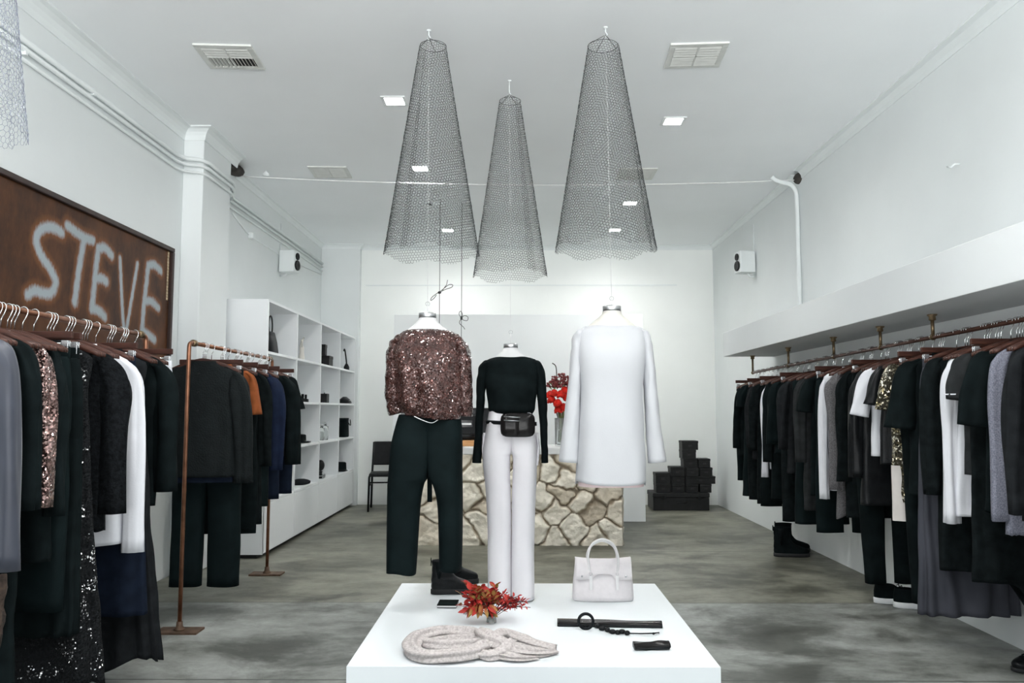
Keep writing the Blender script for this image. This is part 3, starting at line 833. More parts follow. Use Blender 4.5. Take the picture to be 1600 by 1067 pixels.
tk = thing('trunk', 'long black trunk on the floor under the stacked boxes', 'trunk', (1.955, 9.66, 0))
MB().box((-0.335, 0, 0), (0.335, 0.42, 0.15)).build('trunk_body', CARDK, tk, False, 0.006)
lid_ = MB().box((-0.34, -0.004, 0.152), (0.34, 0.424, 0.205)).build('lid', CARDK, tk, False, 0.008)
for x in (-0.22, 0.22):
    MB().box((x - 0.02, -0.01, 0.12), (x + 0.02, 0.0, 0.18)).build('latch', PLASK, lid_, False, 0.002)
MB().tube([(-0.06, -0.005, 0.10), (-0.05, -0.02, 0.09), (0.05, -0.02, 0.09), (0.06, -0.005, 0.10)], 0.006, 6).build('handle', PLASK, tk)
rz_ = [0.205, 0.308, 0.40, 0.503, 0.61, 0.715, 0.825]
for a, b, i, j, lab in [(1013.5, 1035, 0, 1, 'black box at the lower left end of the box stack'), (1013, 1035, 1, 2.4, 'taller black box on the left end of the box stack'),
                        (1037.5, 1056, 0, 1, 'black box at the bottom of the second column of the box stack'), (1037.5, 1056, 1, 2, 'black box in the middle of the second column of the box stack'),
                        (1035.5, 1056, 2, 3.1, 'black box on top of the second column of the box stack'), (1058, 1076.5, 0, 1, 'black box under the left half of the long flat box'),
                        (1078.5, 1096, 0, 1, 'black box under the right half of the long flat box'), (1058, 1102, 1, 2, 'long flat black box halfway up the box stack'),
                        (1059, 1077, 2, 3, 'black box standing on the left of the long flat box'), (1079, 1098, 2, 3, 'black box standing on the right of the long flat box'),
                        (1055, 1076, 3, 4, 'black box third from the top of the tall column'), (1077.5, 1095, 3, 4, 'black box topping the right side of the box stack'),
                        (1053, 1074, 4, 5, 'black box second from the top of the tall column'), (1053, 1077.5, 5, 6, 'topmost black box of the whole stack')]:
    def zz_(k):
        i0 = int(k); return lerp(rz_[i0], rz_[min(i0 + 1, 6)], k - i0)
    trunkbox(a, b, 0, 0, 0.2, lab, Y=BY + 0.01 * (hash(lab) % 3 if False else (int(a) % 3)), zfix=(zz_(i) + 0.001, zz_(j)))


# ------------------------------------------------------------------ wire-net cones
def net_mesh(name, r0, r1, h, cell, wr, m, parent, seed=0, overlap=0.25, z_top=0.0):
    """hexagonal netting cut as a flat sector and rolled into a cone; z_top at the small end, hanging down"""
    sl = math.hypot(h, r1 - r0)
    s1 = sl * r1 / (r1 - r0); s0 = s1 - sl                # slant distances from the apex
    phi = 2 * PI * r1 / s1 * (1 + overlap / (2 * PI))     # sector opening
    rg = np.random.default_rng(seed)
    dx, dy = cell, cell * math.sqrt(3) / 2
    a = cell / math.sqrt(3)
    W = s1 * 1.02
    verts = {}; P = []; E_ = []

    def vid(x, y):
        k = (round(x / a * 20), round(y / a * 20))
        if k not in verts:
            verts[k] = len(P); P.append((x, y))
        return verts[k]
    half = phi / 2
    ni = int(2 * s1 * math.sin(min(half, PI / 2)) / dx) + 3
    nj = int(s1 / dy) + 3
    for j in range(int(s0 * math.cos(half) / dy) - 2, nj):
        for i in range(-ni // 2 - 1, ni // 2 + 2):
            cx = i * dx + (0.5 * dx if j % 2 else 0); cy = j * dy
            # three edges of each hexagon (upper ones) so that each is made once
            c = [(cx + a * math.sin(q), cy + a * math.cos(q)) for q in (-PI / 3, 0, PI / 3, 2 * PI / 3)]
            for u, w in zip(c[:-1], c[1:]):
                E_.append((vid(*u), vid(*w)))
    P = np.array(P)
    rad = np.hypot(P[:, 0], P[:, 1]); ang = np.arctan2(P[:, 0], P[:, 1])
    ragged = 0.012 * np.sin(ang * 37 + seed)
    ok = (rad > s0) & (rad < s1 + ragged) & (np.abs(ang) < half)
    E_ = np.array(E_); E_ = E_[ok[E_[:, 0]] & ok[E_[:, 1]]]
    turn = 2 * PI * (1 + overlap / (2 * PI)) / phi
    th_ = ang * turn + 1.1 * seed
    rr = r1 * rad / s1 * (1 + 0.02 * np.sin(3 * th_ + seed)) + 0.006 * (ang / half)
    z = z_top - (rad - s0) * h / sl
    X = np.stack([rr * np.cos(th_), rr * np.sin(th_), z], 1)
    X += rg.normal(0, cell * 0.045, X.shape)
    A, B = X[E_[:, 0]], X[E_[:, 1]]
    # rolled hoops at both rims
    d = B - A; L = np.linalg.norm(d, axis=1, keepdims=True); d = d / np.maximum(L, 1e-6)
    up = np.tile(np.array([[0.3, 0.2, 0.93]]), (len(d), 1))
    u = np.cross(d, up); u /= np.maximum(np.linalg.norm(u, axis=1, keepdims=True), 1e-6); w = np.cross(d, u)
    V = []
    for k in range(3):
        q = 2 * PI * k / 3
        o = (u * math.cos(q) + w * math.sin(q)) * wr
        V.append(A - d * wr * 0.5 + o); V.append(B + d * wr * 0.5 + o)
    n = len(A)
    V = np.stack(V, 1).reshape(-1, 3)
    Fc = []
    base = np.arange(n)[:, None] * 6
    fs = np.concatenate([base + np.array([[0, 1, 3, 2]]), base + np.array([[2, 3, 5, 4]]), base + np.array([[4, 5, 1, 0]])], 0)
    me = bpy.data.meshes.new(name)
    me.vertices.add(len(V)); me.vertices.foreach_set('co', V.ravel())
    me.loops.add(fs.size); me.loops.foreach_set('vertex_index', fs.ravel().astype(np.int32))
    me.polygons.add(len(fs)); me.polygons.foreach_set('loop_start', np.arange(0, fs.size, 4, dtype=np.int32))
    me.polygons.foreach_set('loop_total', np.full(len(fs), 4, dtype=np.int32))
    me.materials.append(m); me.update(calc_edges=True); me.validate()
    o = bpy.data.objects.new(name, me); C.objects.link(o); o.parent = parent
    return o


def net_cone(label, hookx, Y, px_top, y_top, w_top, px_bot, y_bot, w_bot, seed, m=NETW, rod=0.0, cell=0.0168, wr=0.00095, flare=None):
    tp = at_y(px_top, y_top, Y); bt = at_y(px_bot, y_bot, Y)
    k = Y / F
    r0, r1 = w_top / 2 * k, w_bot / 2 * k
    t = thing('net_cone', label, 'hanging net', (hookx, Y, ZC), 0, 'wire net cones hanging from the ceiling')
    n = net_mesh('wire_net', r0, r1, tp.z - bt.z, cell, wr, m, t, seed, z_top=tp.z - ZC)
    # lean the cone a touch when top and bottom centres differ
    n.location = (bt.x - hookx, 0, 0)
    n.rotation_euler = (0, 0, 0)
    zt = tp.z - ZC
    w_ = MB()
    for q in range(4):
        a = q * PI / 2 + 0.5 + seed
        w_.tube([(0, 0, -0.045 - rod), (bt.x - hookx + r0 * math.cos(a), r0 * math.sin(a), zt)], 0.0016, 5)
    ring = [(bt.x - hookx + r0 * 1.01 * math.cos(2 * PI * k_ / 24), r0 * 1.01 * math.sin(2 * PI * k_ / 24), zt) for k_ in range(25)]
    w_.tube(ring, 0.0016, 5)
    w_.build('top_wires', m, t)
    h = MB().lathe([(0.012, 0), (0.012, -0.004), (0.004, -0.008)], 12).tube([(0, 0, -0.004), (0, 0, -0.03 - rod), (0.010, 0, -0.042 - rod), (0, 0, -0.054 - rod), (-0.010, 0, -0.044 - rod)], 0.003, 6)
    h.build('ceiling_hook', TRIMW, t)
    return t


H1 = (at_z(670, 47, ZC).x, 4.31); H3 = (at_z(946, 43, ZC).x, 4.28); H2 = (at_y(796, 130, 5.0).x, 5.0)
net_cone('left cone of dark wire netting hanging above the sequined top', H1[0], H1[1], 676, 72, 42, 674, 398, 150, 1)
net_cone('smallest middle cone of dark wire netting hanging between the two larger cones', H2[0], H2[1], 795, 158, 34, 797, 432, 117, 2, rod=0.05)
net_cone('right cone of dark wire netting hanging above the white dress', H3[0], H3[1], 943, 72, 48, 945, 392, 157, 3)
net_cone('pale blurred piece of wire netting cut off at the top left corner', at_y(-60, 0, 2.3).x, 2.3, -70, -330, 60, -70, 205, 200, 4, NETP, cell=0.020, wr=0.0008)


# ------------------------------------------------------------------ cords
def cord(label, top, bottom, m=WHITEC, r=0.0013, ring=True):
    t = thing('hanging_cord', label, 'cord', top)
    d = Vector(bottom) - Vector(top)
    MB().tube([(0, 0, 0), tuple(d)], r, 6).build('cord', m, t)
    if ring:
        a = [(d.x + 0.011 * math.sin(q), d.y, d.z + 0.011 - 0.011 * math.cos(q)) for q in np.linspace(0, 2 * PI, 13)]
        MB().tube(a, 0.0018, 6).build('ring', STEEL, t)
    return t


MX1, MY1 = at_y(668, 500, H1[1]).x, H1[1]
MX2, MY2 = at_y(798, 540, 4.8).x, 4.8
MX3, MY3 = at_y(956, 490, H3[1]).x, H3[1]
cap1, cap2, cap3 = at_y(668, 489, MY1).z, at_y(798, 537, MY2).z, at_y(955, 478, MY3).z
cord('white cord from the ceiling hook down to the sequined mannequin', (H1[0], H1[1], ZC - 0.055), (MX1, MY1, cap1 + 0.04))
cord('white cord from the middle cone down to the black sweater mannequin', (H2[0], H2[1], ZC - 0.105), (MX2, MY2, cap2 + 0.06))
cord('white cord from the ceiling hook down to the white dress mannequin', (H3[0], H3[1], ZC - 0.055), (MX3, MY3, cap3 + 0.03))


def knot_cord(label, px, py_top, Y, py_knot, z_end, seed):
    p = at_y(px, py_top, Y)
    t = thing('knotted_cord', label, 'cord', (p.x, Y, ZC), 0)
    MB().tube([(0, 0, 0), (0, 0, z_end - ZC)], 0.003, 6).build('cord', BLACKC, t)
    MB().lathe([(0.02, 0), (0.018, -0.012), (0.006, -0.022)], 12).build('ceiling_cup', TRIMW, t)
    kz = at_y(px, py_knot, Y).z - ZC
    k = MB()
    if seed == 0:
        k.tube(smooth_path([(0.0, -0.004, kz), (0.06, -0.01, kz + 0.03), (0.12, -0.012, kz + 0.05), (0.13, -0.012, kz + 0.075), (0.09, -0.01, kz + 0.075), (0.02, -0.008, kz + 0.02), (-0.04, -0.008, kz - 0.02), (-0.08, -0.01, kz - 0.055), (-0.085, -0.01, kz - 0.08), (-0.055, -0.01, kz - 0.06), (-0.03, -0.008, kz - 0.025)], 5), 0.0032, 5)
        k.tube([(0.03, -0.01, kz + 0.02), (0.07, -0.012, kz + 0.075), (0.08, -0.012, kz + 0.125)], 0.003, 5)
        k.ball((0, -0.004, kz), 0.018, 0.012, 0.014)
    else:
        k.tube(smooth_path([(0, -0.004, kz), (0.03, -0.01, kz + 0.025), (0.065, -0.01, kz + 0.01), (0.06, -0.01, kz - 0.025), (0.02, -0.008, kz - 0.02), (0, -0.004, kz)], 5), 0.0032, 5)
        k.tube(smooth_path([(0, -0.004, kz), (-0.025, -0.01, kz + 0.04), (-0.01, -0.01, kz + 0.07), (0.01, -0.008, kz + 0.04), (0, -0.004, kz), (-0.02, -0.01, kz - 0.05), (0.02, -0.01, kz - 0.09), (0.035, -0.01, kz - 0.115)], 5), 0.003, 5)
        k.ball((0, -0.004, kz), 0.012, 0.010, 0.02)
    k.build('bow_knot', BLACKC, t)
    return t


knot_cord('black cord with a wide bow knot hanging behind the sequined mannequin', 688, 308, 7.84, 457, 1.5, 0)
knot_cord('black cord with a small lower bow knot right of the sequined mannequin', 722, 315, 8.0, 497, 1.3, 1)
b_ = at_z(681, 318, ZC)
t = thing('ceiling_bracket', 'small pale bracket on the ceiling beside the black cords', 'bracket', (b_.x, b_.y, ZC))
MB().lathe([(0.05, 0), (0.045, -0.015), (0.02, -0.045), (0.012, -0.05)], 14).build('cup', TRIMW, t)
MB().tube([(-0.04, 0, -0.01), (-0.09, 0, 0.0)], 0.008, 6).build('arm', BLACKC, t)


# ------------------------------------------------------------------ cloth shapes
def body(prof, n=56, rows=44, folds=(7, 0.006), seed=0, hem=None, droop=0.0, fold_top=0.15, p=0.75, wob=0.010, cap=False):
    """closed cloth tube. prof: (z, x_left, x_right, half depth, y centre) from the top down."""
    q = np.array(smooth_path(prof, 8))
    L = np.concatenate([[0], np.cumsum(np.abs(np.diff(q[:, 0])) + 0.3 * np.abs(np.diff(q[:, 2] - q[:, 1])))])
    tt = np.linspace(0, L[-1], rows)
    q = np.stack([np.interp(tt, L, q[:, k]) for k in range(5)], 1)
    z0, z1 = q[0, 0], q[-1, 0]
    rings = []
    for i in range(rows):
        z, xl, xr, b, yc = q[i]
        s = (z0 - z) / max(1e-6, z0 - z1)
        fa = folds[1] * max(0.0, (s - fold_top) / (1 - fold_top)) ** 0.8
        ring = []
        for k in range(n):
            a = 2 * PI * k / n
            ca, sa = math.cos(a), math.sin(a)
            x = (xl + xr) / 2 + (xr - xl) / 2 * math.copysign(abs(ca) ** p, ca)
            y = yc + b * math.copysign(abs(sa) ** 0.8, sa)
            ph = 1.7 * N3(x * 4 + seed, z * 1.2, seed * 1.3)
            f = math.sin(folds[0] * a + ph * 2.2 + seed)
            x += ca * fa * 0.55 * f
            y += (0.35 + 0.65 * abs(sa)) * math.copysign(1, sa) * fa * f
            y += wob * N3(x * 5 + seed, z * 4, seed) * (0.3 + 0.7 * s) + 0.5 * wob * N3(x * 13, z * 9, seed + 5)
            x += 0.4 * wob * N3(z * 7, seed, math.copysign(3, ca))
            rdg = 1 - 2 * abs(N3(x * 7 + z * 1.6 + seed * 3, z * 1.3, seed + math.copysign(2, sa)))
            y += math.copysign(1, sa) * 0.9 * wob * rdg * min(1, s * 2.2) * abs(sa)
            zz = z
            if hem and s > 0.55:
                zz += hem(x, math.copysign(1, sa)) * (s - 0.55) / 0.45
            ring.append((x, y, zz))
        rings.append(ring)
    return MB().loft(rings, cap, False)


def sleeve(path, n=20, per=6, seed=0, wr=0.004, p=1.0, cap=True, drape=False):
    """path: (x, y, z, half width x, half depth y) from shoulder to cuff"""
    q = smooth_path(path, per)
    rings = []
    m_ = len(q)
    for i, (x, y, z, rx, ry) in enumerate(q):
        t0 = np.array(q[max(0, i - 1)][:3]); t1 = np.array(q[min(m_ - 1, i + 1)][:3])
        d = t1 - t0; d /= max(1e-9, np.linalg.norm(d))
        # ring basis: u mostly along x, perpendicular to d; w along y
        u = np.array([1.0, 0, 0]); u -= d * (u @ d)
        if np.linalg.norm(u) < 1e-3:
            u = np.array([0, 0, 1.0])
        u /= np.linalg.norm(u); w = np.cross(d, u)
        ring = []
        for k in range(n):
            a = 2 * PI * k / n
            f = 1 + wr / max(rx, 0.01) * (N3(math.cos(a) * 1.5 + seed, math.sin(a) * 1.5, i * (0.10 if drape else 0.35) + seed) * 1.6)
            if drape:
                g = min(1.0, i / 12)
                f += g * (0.20 * (0.5 - abs(N3(a * 0.9 + seed, i * 0.05, seed * 2))) * 1.2 + 0.10 * math.sin(3 * a + seed + 2.5 * N3(i * 0.09, seed, 4)) - 0.12)
            v = np.array([x, y, z]) + u * rx * math.cos(a) * f + w * ry * math.sin(a) * f
            ring.append(tuple(v))
        rings.append(ring)
    return MB().loft(rings, cap, False)


def leg(prof, side, n=36, rows=40, seed=0, wob=0.006, folds=(3, 0.004), hem=None):
    """one trouser leg: prof (z, x_inner, x_outer, half depth, closed 0..1, y centre); closed 1 = upper part joined to the other leg"""
    q = np.array(smooth_path(prof, 8))
    L = np.linspace(0, 1, len(q)); tt = np.linspace(0, 1, rows)
    q = np.stack([np.interp(tt, L, q[:, k]) for k in range(6)], 1)
    rings = []
    for i in range(rows):
        z, xi, xo, b, cl, yc = q[i]
        s = i / (rows - 1)
        cl = min(1, max(0, cl))
        ring = []
        for k in range(n):
            a = 2 * PI * k / n
            ca, sa = math.cos(a), math.sin(a)           # ca>0 : outer side
            x = (xi + xo) / 2 + (xo - xi) / 2 * math.copysign(abs(ca) ** 0.8, ca)
            e = 0.85 if ca > 0 else lerp(0.85, 0.25, cl)
            y = yc + b * math.copysign(abs(sa) ** e, sa)
            y += folds[1] * s * math.sin(folds[0] * a + seed) + wob * N3(x * 6 + seed, z * 4, seed)
            x += 0.5 * wob * N3(z * 5, seed + ca, 2.2) * (1 if ca > 0 or cl < 0.5 else 0)
            zz = z + (hem(x, sa) * max(0, (s - 0.7) / 0.3) if hem else 0)
            ring.append((x, y, zz))
        if side < 0:
            ring = ring[::-1]
        rings.append(ring)
    return MB().loft(rings, True, False)


def px_prof(rows, Y, depth, ox=0.0, oz=0.0):
    """photo outline rows (y, x_left, x_right, half depth[, y centre]) to metres at distance Y relative to (ox, oz)"""
    out = []
    for r in rows:
        yc = r[4] if len(r) > 4 else 0.0
        YY = Y
        a = at_y(r[1], r[0], YY); b = at_y(r[2], r[0], YY)
        out.append((a.z - oz, a.x - ox, b.x - ox, r[3], yc))
    return out


def px_path(rows, Y, ox=0.0, oz=0.0):
    """(px, py, half width px, half depth m[, y offset])"""
    out = []
    for r in rows:
        a = at_y(r[0], r[1], Y)
        out.append((a.x - ox, r[4] if len(r) > 4 else 0.0, a.z - oz, r[2] * Y / F, r[3]))
    return out


# ------------------------------------------------------------------ the three hanging mannequins and what they wear
def mannequin(x, y, capz, label, ns, m, cord_gap):
    """neck, shoulders and trunk form with a brushed steel neck cap; ns = size factor, neck cap top at capz"""
    t = thing('mannequin', label, 'mannequin', (x, y, capz), 0)
    pr = [(-0.028, 0.046, 0.046), (-0.042, 0.051, 0.050), (-0.058, 0.066, 0.054), (-0.074, 0.086, 0.056), (-0.092, 0.108, 0.058), (-0.115, 0.132, 0.062), (-0.15, 0.152, 0.066), (-0.20, 0.160, 0.075), (-0.28, 0.145, 0.085), (-0.36, 0.125, 0.08), (-0.43, 0.115, 0.072), (-0.52, 0.135, 0.08), (-0.60, 0.145, 0.08)]
    q = smooth_path(pr, 4)
    rings = [[(a * ns * math.cos(2 * PI * k / 32), b * ns * math.sin(2 * PI * k / 32), z * ns) for k in range(32)] for z, a, b in q]
    MB().loft(rings, True, True).build('torso', m, t)
    MB().lathe([(0.044 * ns, -0.03 * ns), (0.047 * ns, -0.028 * ns), (0.047 * ns, -0.002), (0.043 * ns, 0.0), (0.008, 0.001)], 32).build('neck_cap', STEEL, t)
    MB().tube([(0, 0, 0), (0, 0, cord_gap)], 0.0028, 6).build('hook_rod', WHITEC, t)
    return t


mannequin(MX1, MY1, cap1, 'white mannequin bust with steel neck cap wearing the sequined top', 1.02, FORMW, 0.042)
mannequin(MX2, MY2, cap2, 'small white mannequin bust with steel neck cap wearing the black sweater', 0.93, FORMW, 0.062)
mannequin(MX3, MY3, cap3, 'linen mannequin bust with steel neck cap wearing the white dress', 1.06, FORM, 0.032)

# --- sequined top
t = thing('sequined_blouse', 'brown sequined top with elbow sleeves on the left mannequin', 'top', (MX1, MY1, 0))
pr = px_prof([(516, 641, 693, .056), (517.5, 634, 700, .064), (521, 627, 709, .076), (529, 620, 716, .088), (540, 617, 721, .10), (560, 617, 722, .115, -.01), (600, 619, 722, .125, -.015), (635, 621, 722, .12, -.01), (652, 624, 718, .105)], MY1, 0, MX1)


def neckdip(x, s):
    return 0


b1 = body(pr, n=72, rows=60, folds=(6, 0.010), seed=2, wob=0.03, hem=lambda x, s: -0.012 * math.sin(x * 14) + (0.014 if x < -0.1 else 0))
b1.build('top_body', SEQB, t, solid=0.003)
sleeve(px_path([(640, 521, 2, .03), (630, 526, 6, .045), (621, 536, 10, .06), (617, 556, 13, .072), (615, 600, 13, .078), (617, 630, 14, .075), (621, 646, 14, .07)], MY1, MX1), 28, 8, 3, 0.006).build('sleeve', SEQB, t, solid=0.003)
sleeve(px_path([(699, 521, 2, .03), (709, 526, 6, .045), (718, 536, 9, .06), (724, 556, 11.5, .07), (726, 600, 11.5, .075), (727, 630, 11, .075), (726, 650, 10.5, .07)], MY1, MX1), 28, 8, 5, 0.006).build('sleeve', SEQB, t, solid=0.003)

# --- black wide trousers
t = thing('black_trousers', 'black drop-crotch trousers hanging under the sequined top', 'trousers', (MX1, MY1, 0))


def px_leg(rows, Y, ox):
    out = []
    for y, xi, xo, b, cl, yc in rows:
        a = at_y(xi, y, Y); c = at_y(xo, y, Y)
        out.append((a.z, a.x - ox, c.x - ox, b, cl, yc))
    return out


leg(px_leg([(648, 674, 624, .09, 1, 0), (665, 674, 619, .105, 1, 0), (700, 674, 611, .12, 1, 0), (742, 669, 608, .12, 1, 0), (756, 662, 607, .115, .4, 0), (790, 656, 606, .10, 0, 0), (840, 653, 605, .095, 0, 0), (894, 649, 604.5, .09, 0, 0)], MY1, MX1), -1, 40, 60, 1, hem=lambda x, s: 0.008 * math.sin(x * 30)).build('trouser_leg', K3, t, solid=0.002)
leg(px_leg([(648, 668, 718, .09, 1, 0), (665, 668, 721, .105, 1, 0), (700, 668, 722, .12, 1, 0), (742, 672, 722, .12, 1, 0), (760, 679, 722, .115, .4, 0), (790, 685, 722, .10, 0, 0), (840, 686, 722, .095, 0, 0), (890, 687, 721, .09, 0, 0)], MY1, MX1), 1, 40, 60, 2).build('trouser_leg', K3, t, solid=0.002)
MB().loft([[(a.x - MX1 + o, dy, a.z) for a, o, dy in ((at_y(666, y, MY1), 0, 0.05), (at_y(673.5, y, MY1), 0, 0.05), (at_y(673.5, y, MY1), 0, 0.053), (at_y(666, y, MY1), 0, 0.053))] for y in (700, 740, 786)], True, True).build('belt_tie', K3, t)
tie = MB(); pp = [at_y(x, y, MY1) for x, y in ((652, 650), (665, 656), (679, 660), (690, 654), (698, 650))]
tie.tube(smooth_path([(p.x - MX1, -0.131, p.z) for p in pp], 4), 0.0022, 6, up=(0, 1, 0)).build('drawstring', WHITEC, t)['label'] = 'white drawstring'

# --- black fine-knit sweater
t = thing('black_sweater', 'fitted black long-sleeved sweater on the middle mannequin', 'sweater', (MX2, MY2, 0))
pr = px_prof([(558, 777, 821, .045), (561, 766, 833, .06), (567, 758, 840, .078), (585, 757, 842, .09), (610, 760, 839, .11, -.015), (630, 763, 836, .10, -.01), (640, 764, 835, .105, -.01), (647, 768, 831, .09)], MY2, 0, MX2)
body(pr, n=60, rows=50, folds=(9, 0.004), seed=4, wob=0.008).build('sweater_body', K1, t, solid=0.002)
sleeve(px_path([(772, 561.5, 1.5, .03), (764, 565, 4, .04), (756.5, 574, 7.5, .05), (752, 600, 7.5, .055), (750, 640, 6.5, .05), (747, 685, 6, .045), (745, 723, 7.5, .045)], MY2, MX2), 22, 8, 3, 0.003).build('sleeve', K1, t, solid=0.002)
sleeve(px_path([(826, 561.5, 1.5, .03), (834, 565, 4, .04), (841.5, 574, 7.5, .05), (845, 600, 8, .055), (848, 640, 7, .05), (850, 685, 5.5, .045), (851, 723, 5, .045)], MY2, MX2), 22, 8, 7, 0.003).build('sleeve', K1, t, solid=0.002)

# --- pale wide trousers, hems resting forward on the plinth
t = thing('pale_trousers', 'pale mauve wide-leg trousers under the black sweater reaching the plinth', 'trousers', (MX2, MY2, 0))
leg(px_leg([(640, 801, 765, .09, 1, 0), (665, 801, 761, .105, 1, 0), (690, 800.5, 756, .115, 1, 0), (706, 798, 754, .115, .9, 0), (722, 796, 755, .11, .3, 0), (790, 798, 761, .09, 0, 0), (870, 798.6, 763, .08, 0, -.03), (928, 798.6, 764, .075, 0, -.10)], MY2, MX2), -1, 40, 60, 5, wob=0.005).build('trouser_leg', PALET, t, solid=0.002)
leg(px_leg([(640, 797, 831, .09, 1, 0), (665, 797, 834, .105, 1, 0), (690, 797.5, 838, .115, 1, 0), (706, 800, 839, .115, .9, 0), (722, 802, 839, .11, .3, 0), (790, 800, 836, .09, 0, 0), (870, 799.6, 834, .08, 0, -.03), (928, 799.6, 834, .075, 0, -.10)], MY2, MX2), 1, 40, 60, 8, wob=0.005).build('trouser_leg', PALET, t, solid=0.002)
for s_, xs in ((-1, (757, 755, 757)), (1, (839, 841, 839))):
    pts = [at_y(x, y, MY2) for x, y in zip(xs, (676, 700, 726))]
    sleeve([(p.x - MX2, -0.02, p.z, 0.008, 0.035) for p in pts], 12, 6, 3, 0.002).build('pocket', PALET, t)

# --- waist bag
t = thing('waist_bag', 'black leather waist bag strapped over the pale trousers', 'bag', (MX2, MY2, 0))
a = at_y(782, 645, MY2 - 0.16); b = at_y(836, 683, MY2 - 0.16)
cx, cz = (a.x + b.x) / 2 - MX2, (a.z + b.z) / 2; hw, hh = (b.x - a.x) / 2, (a.z - b.z) / 2


def rrect(cx, cy, cz, hw, hh, p=5, n=40):
    out = []
    for k in range(n):
        q = 2 * PI * k / n; c_, s_ = math.cos(q), math.sin(q)
        r = (abs(c_) ** p + abs(s_) ** p) ** (-1 / p)
        out.append((cx + hw * r * c_, cy, cz + hh * r * s_))
    return out


MB().loft([rrect(cx, -0.115, cz, hw * 0.9, hh * 0.9), rrect(cx, -0.12, cz, hw, hh), rrect(cx, -0.155, cz, hw, hh), rrect(cx, -0.165, cz, hw * 0.93, hh * 0.9), rrect(cx, -0.166, cz, hw * 0.3, hh * 0.3)], True, True).build('pouch', PATENT, t)
MB().loft([rrect(cx - hw * 0.42, -0.164, cz - 0.004, hw * 0.5, hh * 0.9), rrect(cx - hw * 0.42, -0.172, cz - 0.004, hw * 0.48, hh * 0.88), rrect(cx - hw * 0.42, -0.173, cz - 0.004, hw * 0.2, hh * 0.2)], True, True).build('pocket_flap', PATENT, t)
for zz in (0.4, 0.7):
    MB().tube([(cx - hw * 0.8, -0.173, cz + hh * zz), (cx + hw * 0.15, -0.173, cz + hh * (zz - 0.08))], 0.003, 6).build('zip', STEEL, t)
bl = []
q0 = at_y(763, 659, MY2); q1 = at_y(834, 660, MY2)
for k in range(26):
    aa = PI + 2 * PI * k / 26 + 0.01
    bl.append(Vector(((q0.x + q1.x) / 2 - MX2 + (q1.x - q0.x) / 2 * 1.12 * math.cos(aa), 0.135 * math.sin(aa), q0.z - 0.012 * (1 - math.cos(aa + PI)) * 0.5)))
bl.append(bl[0])
MB().loft([[p + Vector((0, 0, 0.011)), p + Vector((0, 0, -0.011)), p * 1.0 + Vector((0.002, -0.002, -0.011)), p + Vector((0.002, -0.002, 0.011))] for p in bl]).build('belt', K4, t)

# --- white shift dress
t = thing('white_dress', 'white long-sleeved shift dress on the right mannequin', 'dress', (MX3, MY3, 0))
pr = px_prof([(508, 929, 981, .045), (511, 917, 994, .062), (516, 906, 1005, .08), (530, 902, 1008, .095), (560, 903, 1007, .115, -.01), (610, 907, 1003, .115), (660, 905, 1005, .115), (710, 903, 1007, .12), (760, 900, 1009, .125)], MY3, 0, MX3)
body(pr, n=64, rows=56, folds=(5, 0.004), seed=6, wob=0.006, hem=lambda x, s: (0.012 if s < 0 else -0.008) + 0.5 * x * x).build('dress_body', WCREPE, t, solid=0.002)
lo = px_prof([(715, 906, 1004, .105), (757, 904, 1006, .11)], MY3, 0, MX3)
body(lo, n=64, rows=8, folds=(5, 0.003), seed=6, wob=0.004, hem=lambda x, s: -0.006).build('lining', PINKL, t)['label'] = 'pink lining showing at the hem'
sleeve(px_path([(921, 512.5, 2, .03), (911, 516.5, 5, .045), (903, 528, 8, .056), (900, 560, 9, .062), (897, 610, 10.5, .058), (892, 670, 13, .055), (888.5, 722, 15.5, .055)], MY3, MX3), 26, 8, 3, 0.003).build('sleeve', WCREPE, t, solid=0.002)
sleeve(px_path([(990, 512.5, 2, .03), (1000, 516.5, 5, .045), (1008.5, 528, 8, .056), (1012, 560, 9, .062), (1016, 610, 10, .058), (1021, 670, 12, .055), (1027, 722, 14.5, .055)], MY3, MX3), 26, 8, 9, 0.003).build('sleeve', WCREPE, t, solid=0.002)

# ------------------------------------------------------------------ white display plinth and what lies on it
pb0 = at_z(628, 912, PLINTH_Z); pb1 = at_z(1022, 911, PLINTH_Z); pf0 = at_z(541, 1041, PLINTH_Z); pf1 = at_z(1127, 1043, PLINTH_Z)
px0, px1 = (pb0.x + pf0.x) / 2, (pb1.x + pf1.x) / 2
py0, py1 = (pf0.y + pf1.y) / 2, (pb0.y + pb1.y) / 2
t = thing('display_plinth', 'low square white gloss plinth in the middle of the floor', 'plinth', ((px0 + px1) / 2, (py0 + py1) / 2, 0))
w_, d_ = (px1 - px0) / 2, (py1 - py0) / 2
MB().box((-w_, -d_, 0), (w_, d_, PLINTH_Z - 0.003)).build('plinth_base', GLOSSW, t, False)
MB().box((-w_, -d_, PLINTH_Z - 0.003), (w_, d_, PLINTH_Z)).build('top_board', GLOSSW, t, False)
PZ = PLINTH_Z + 0.0006


def on_plinth(px, py):
    return at_z(px, py, PZ)


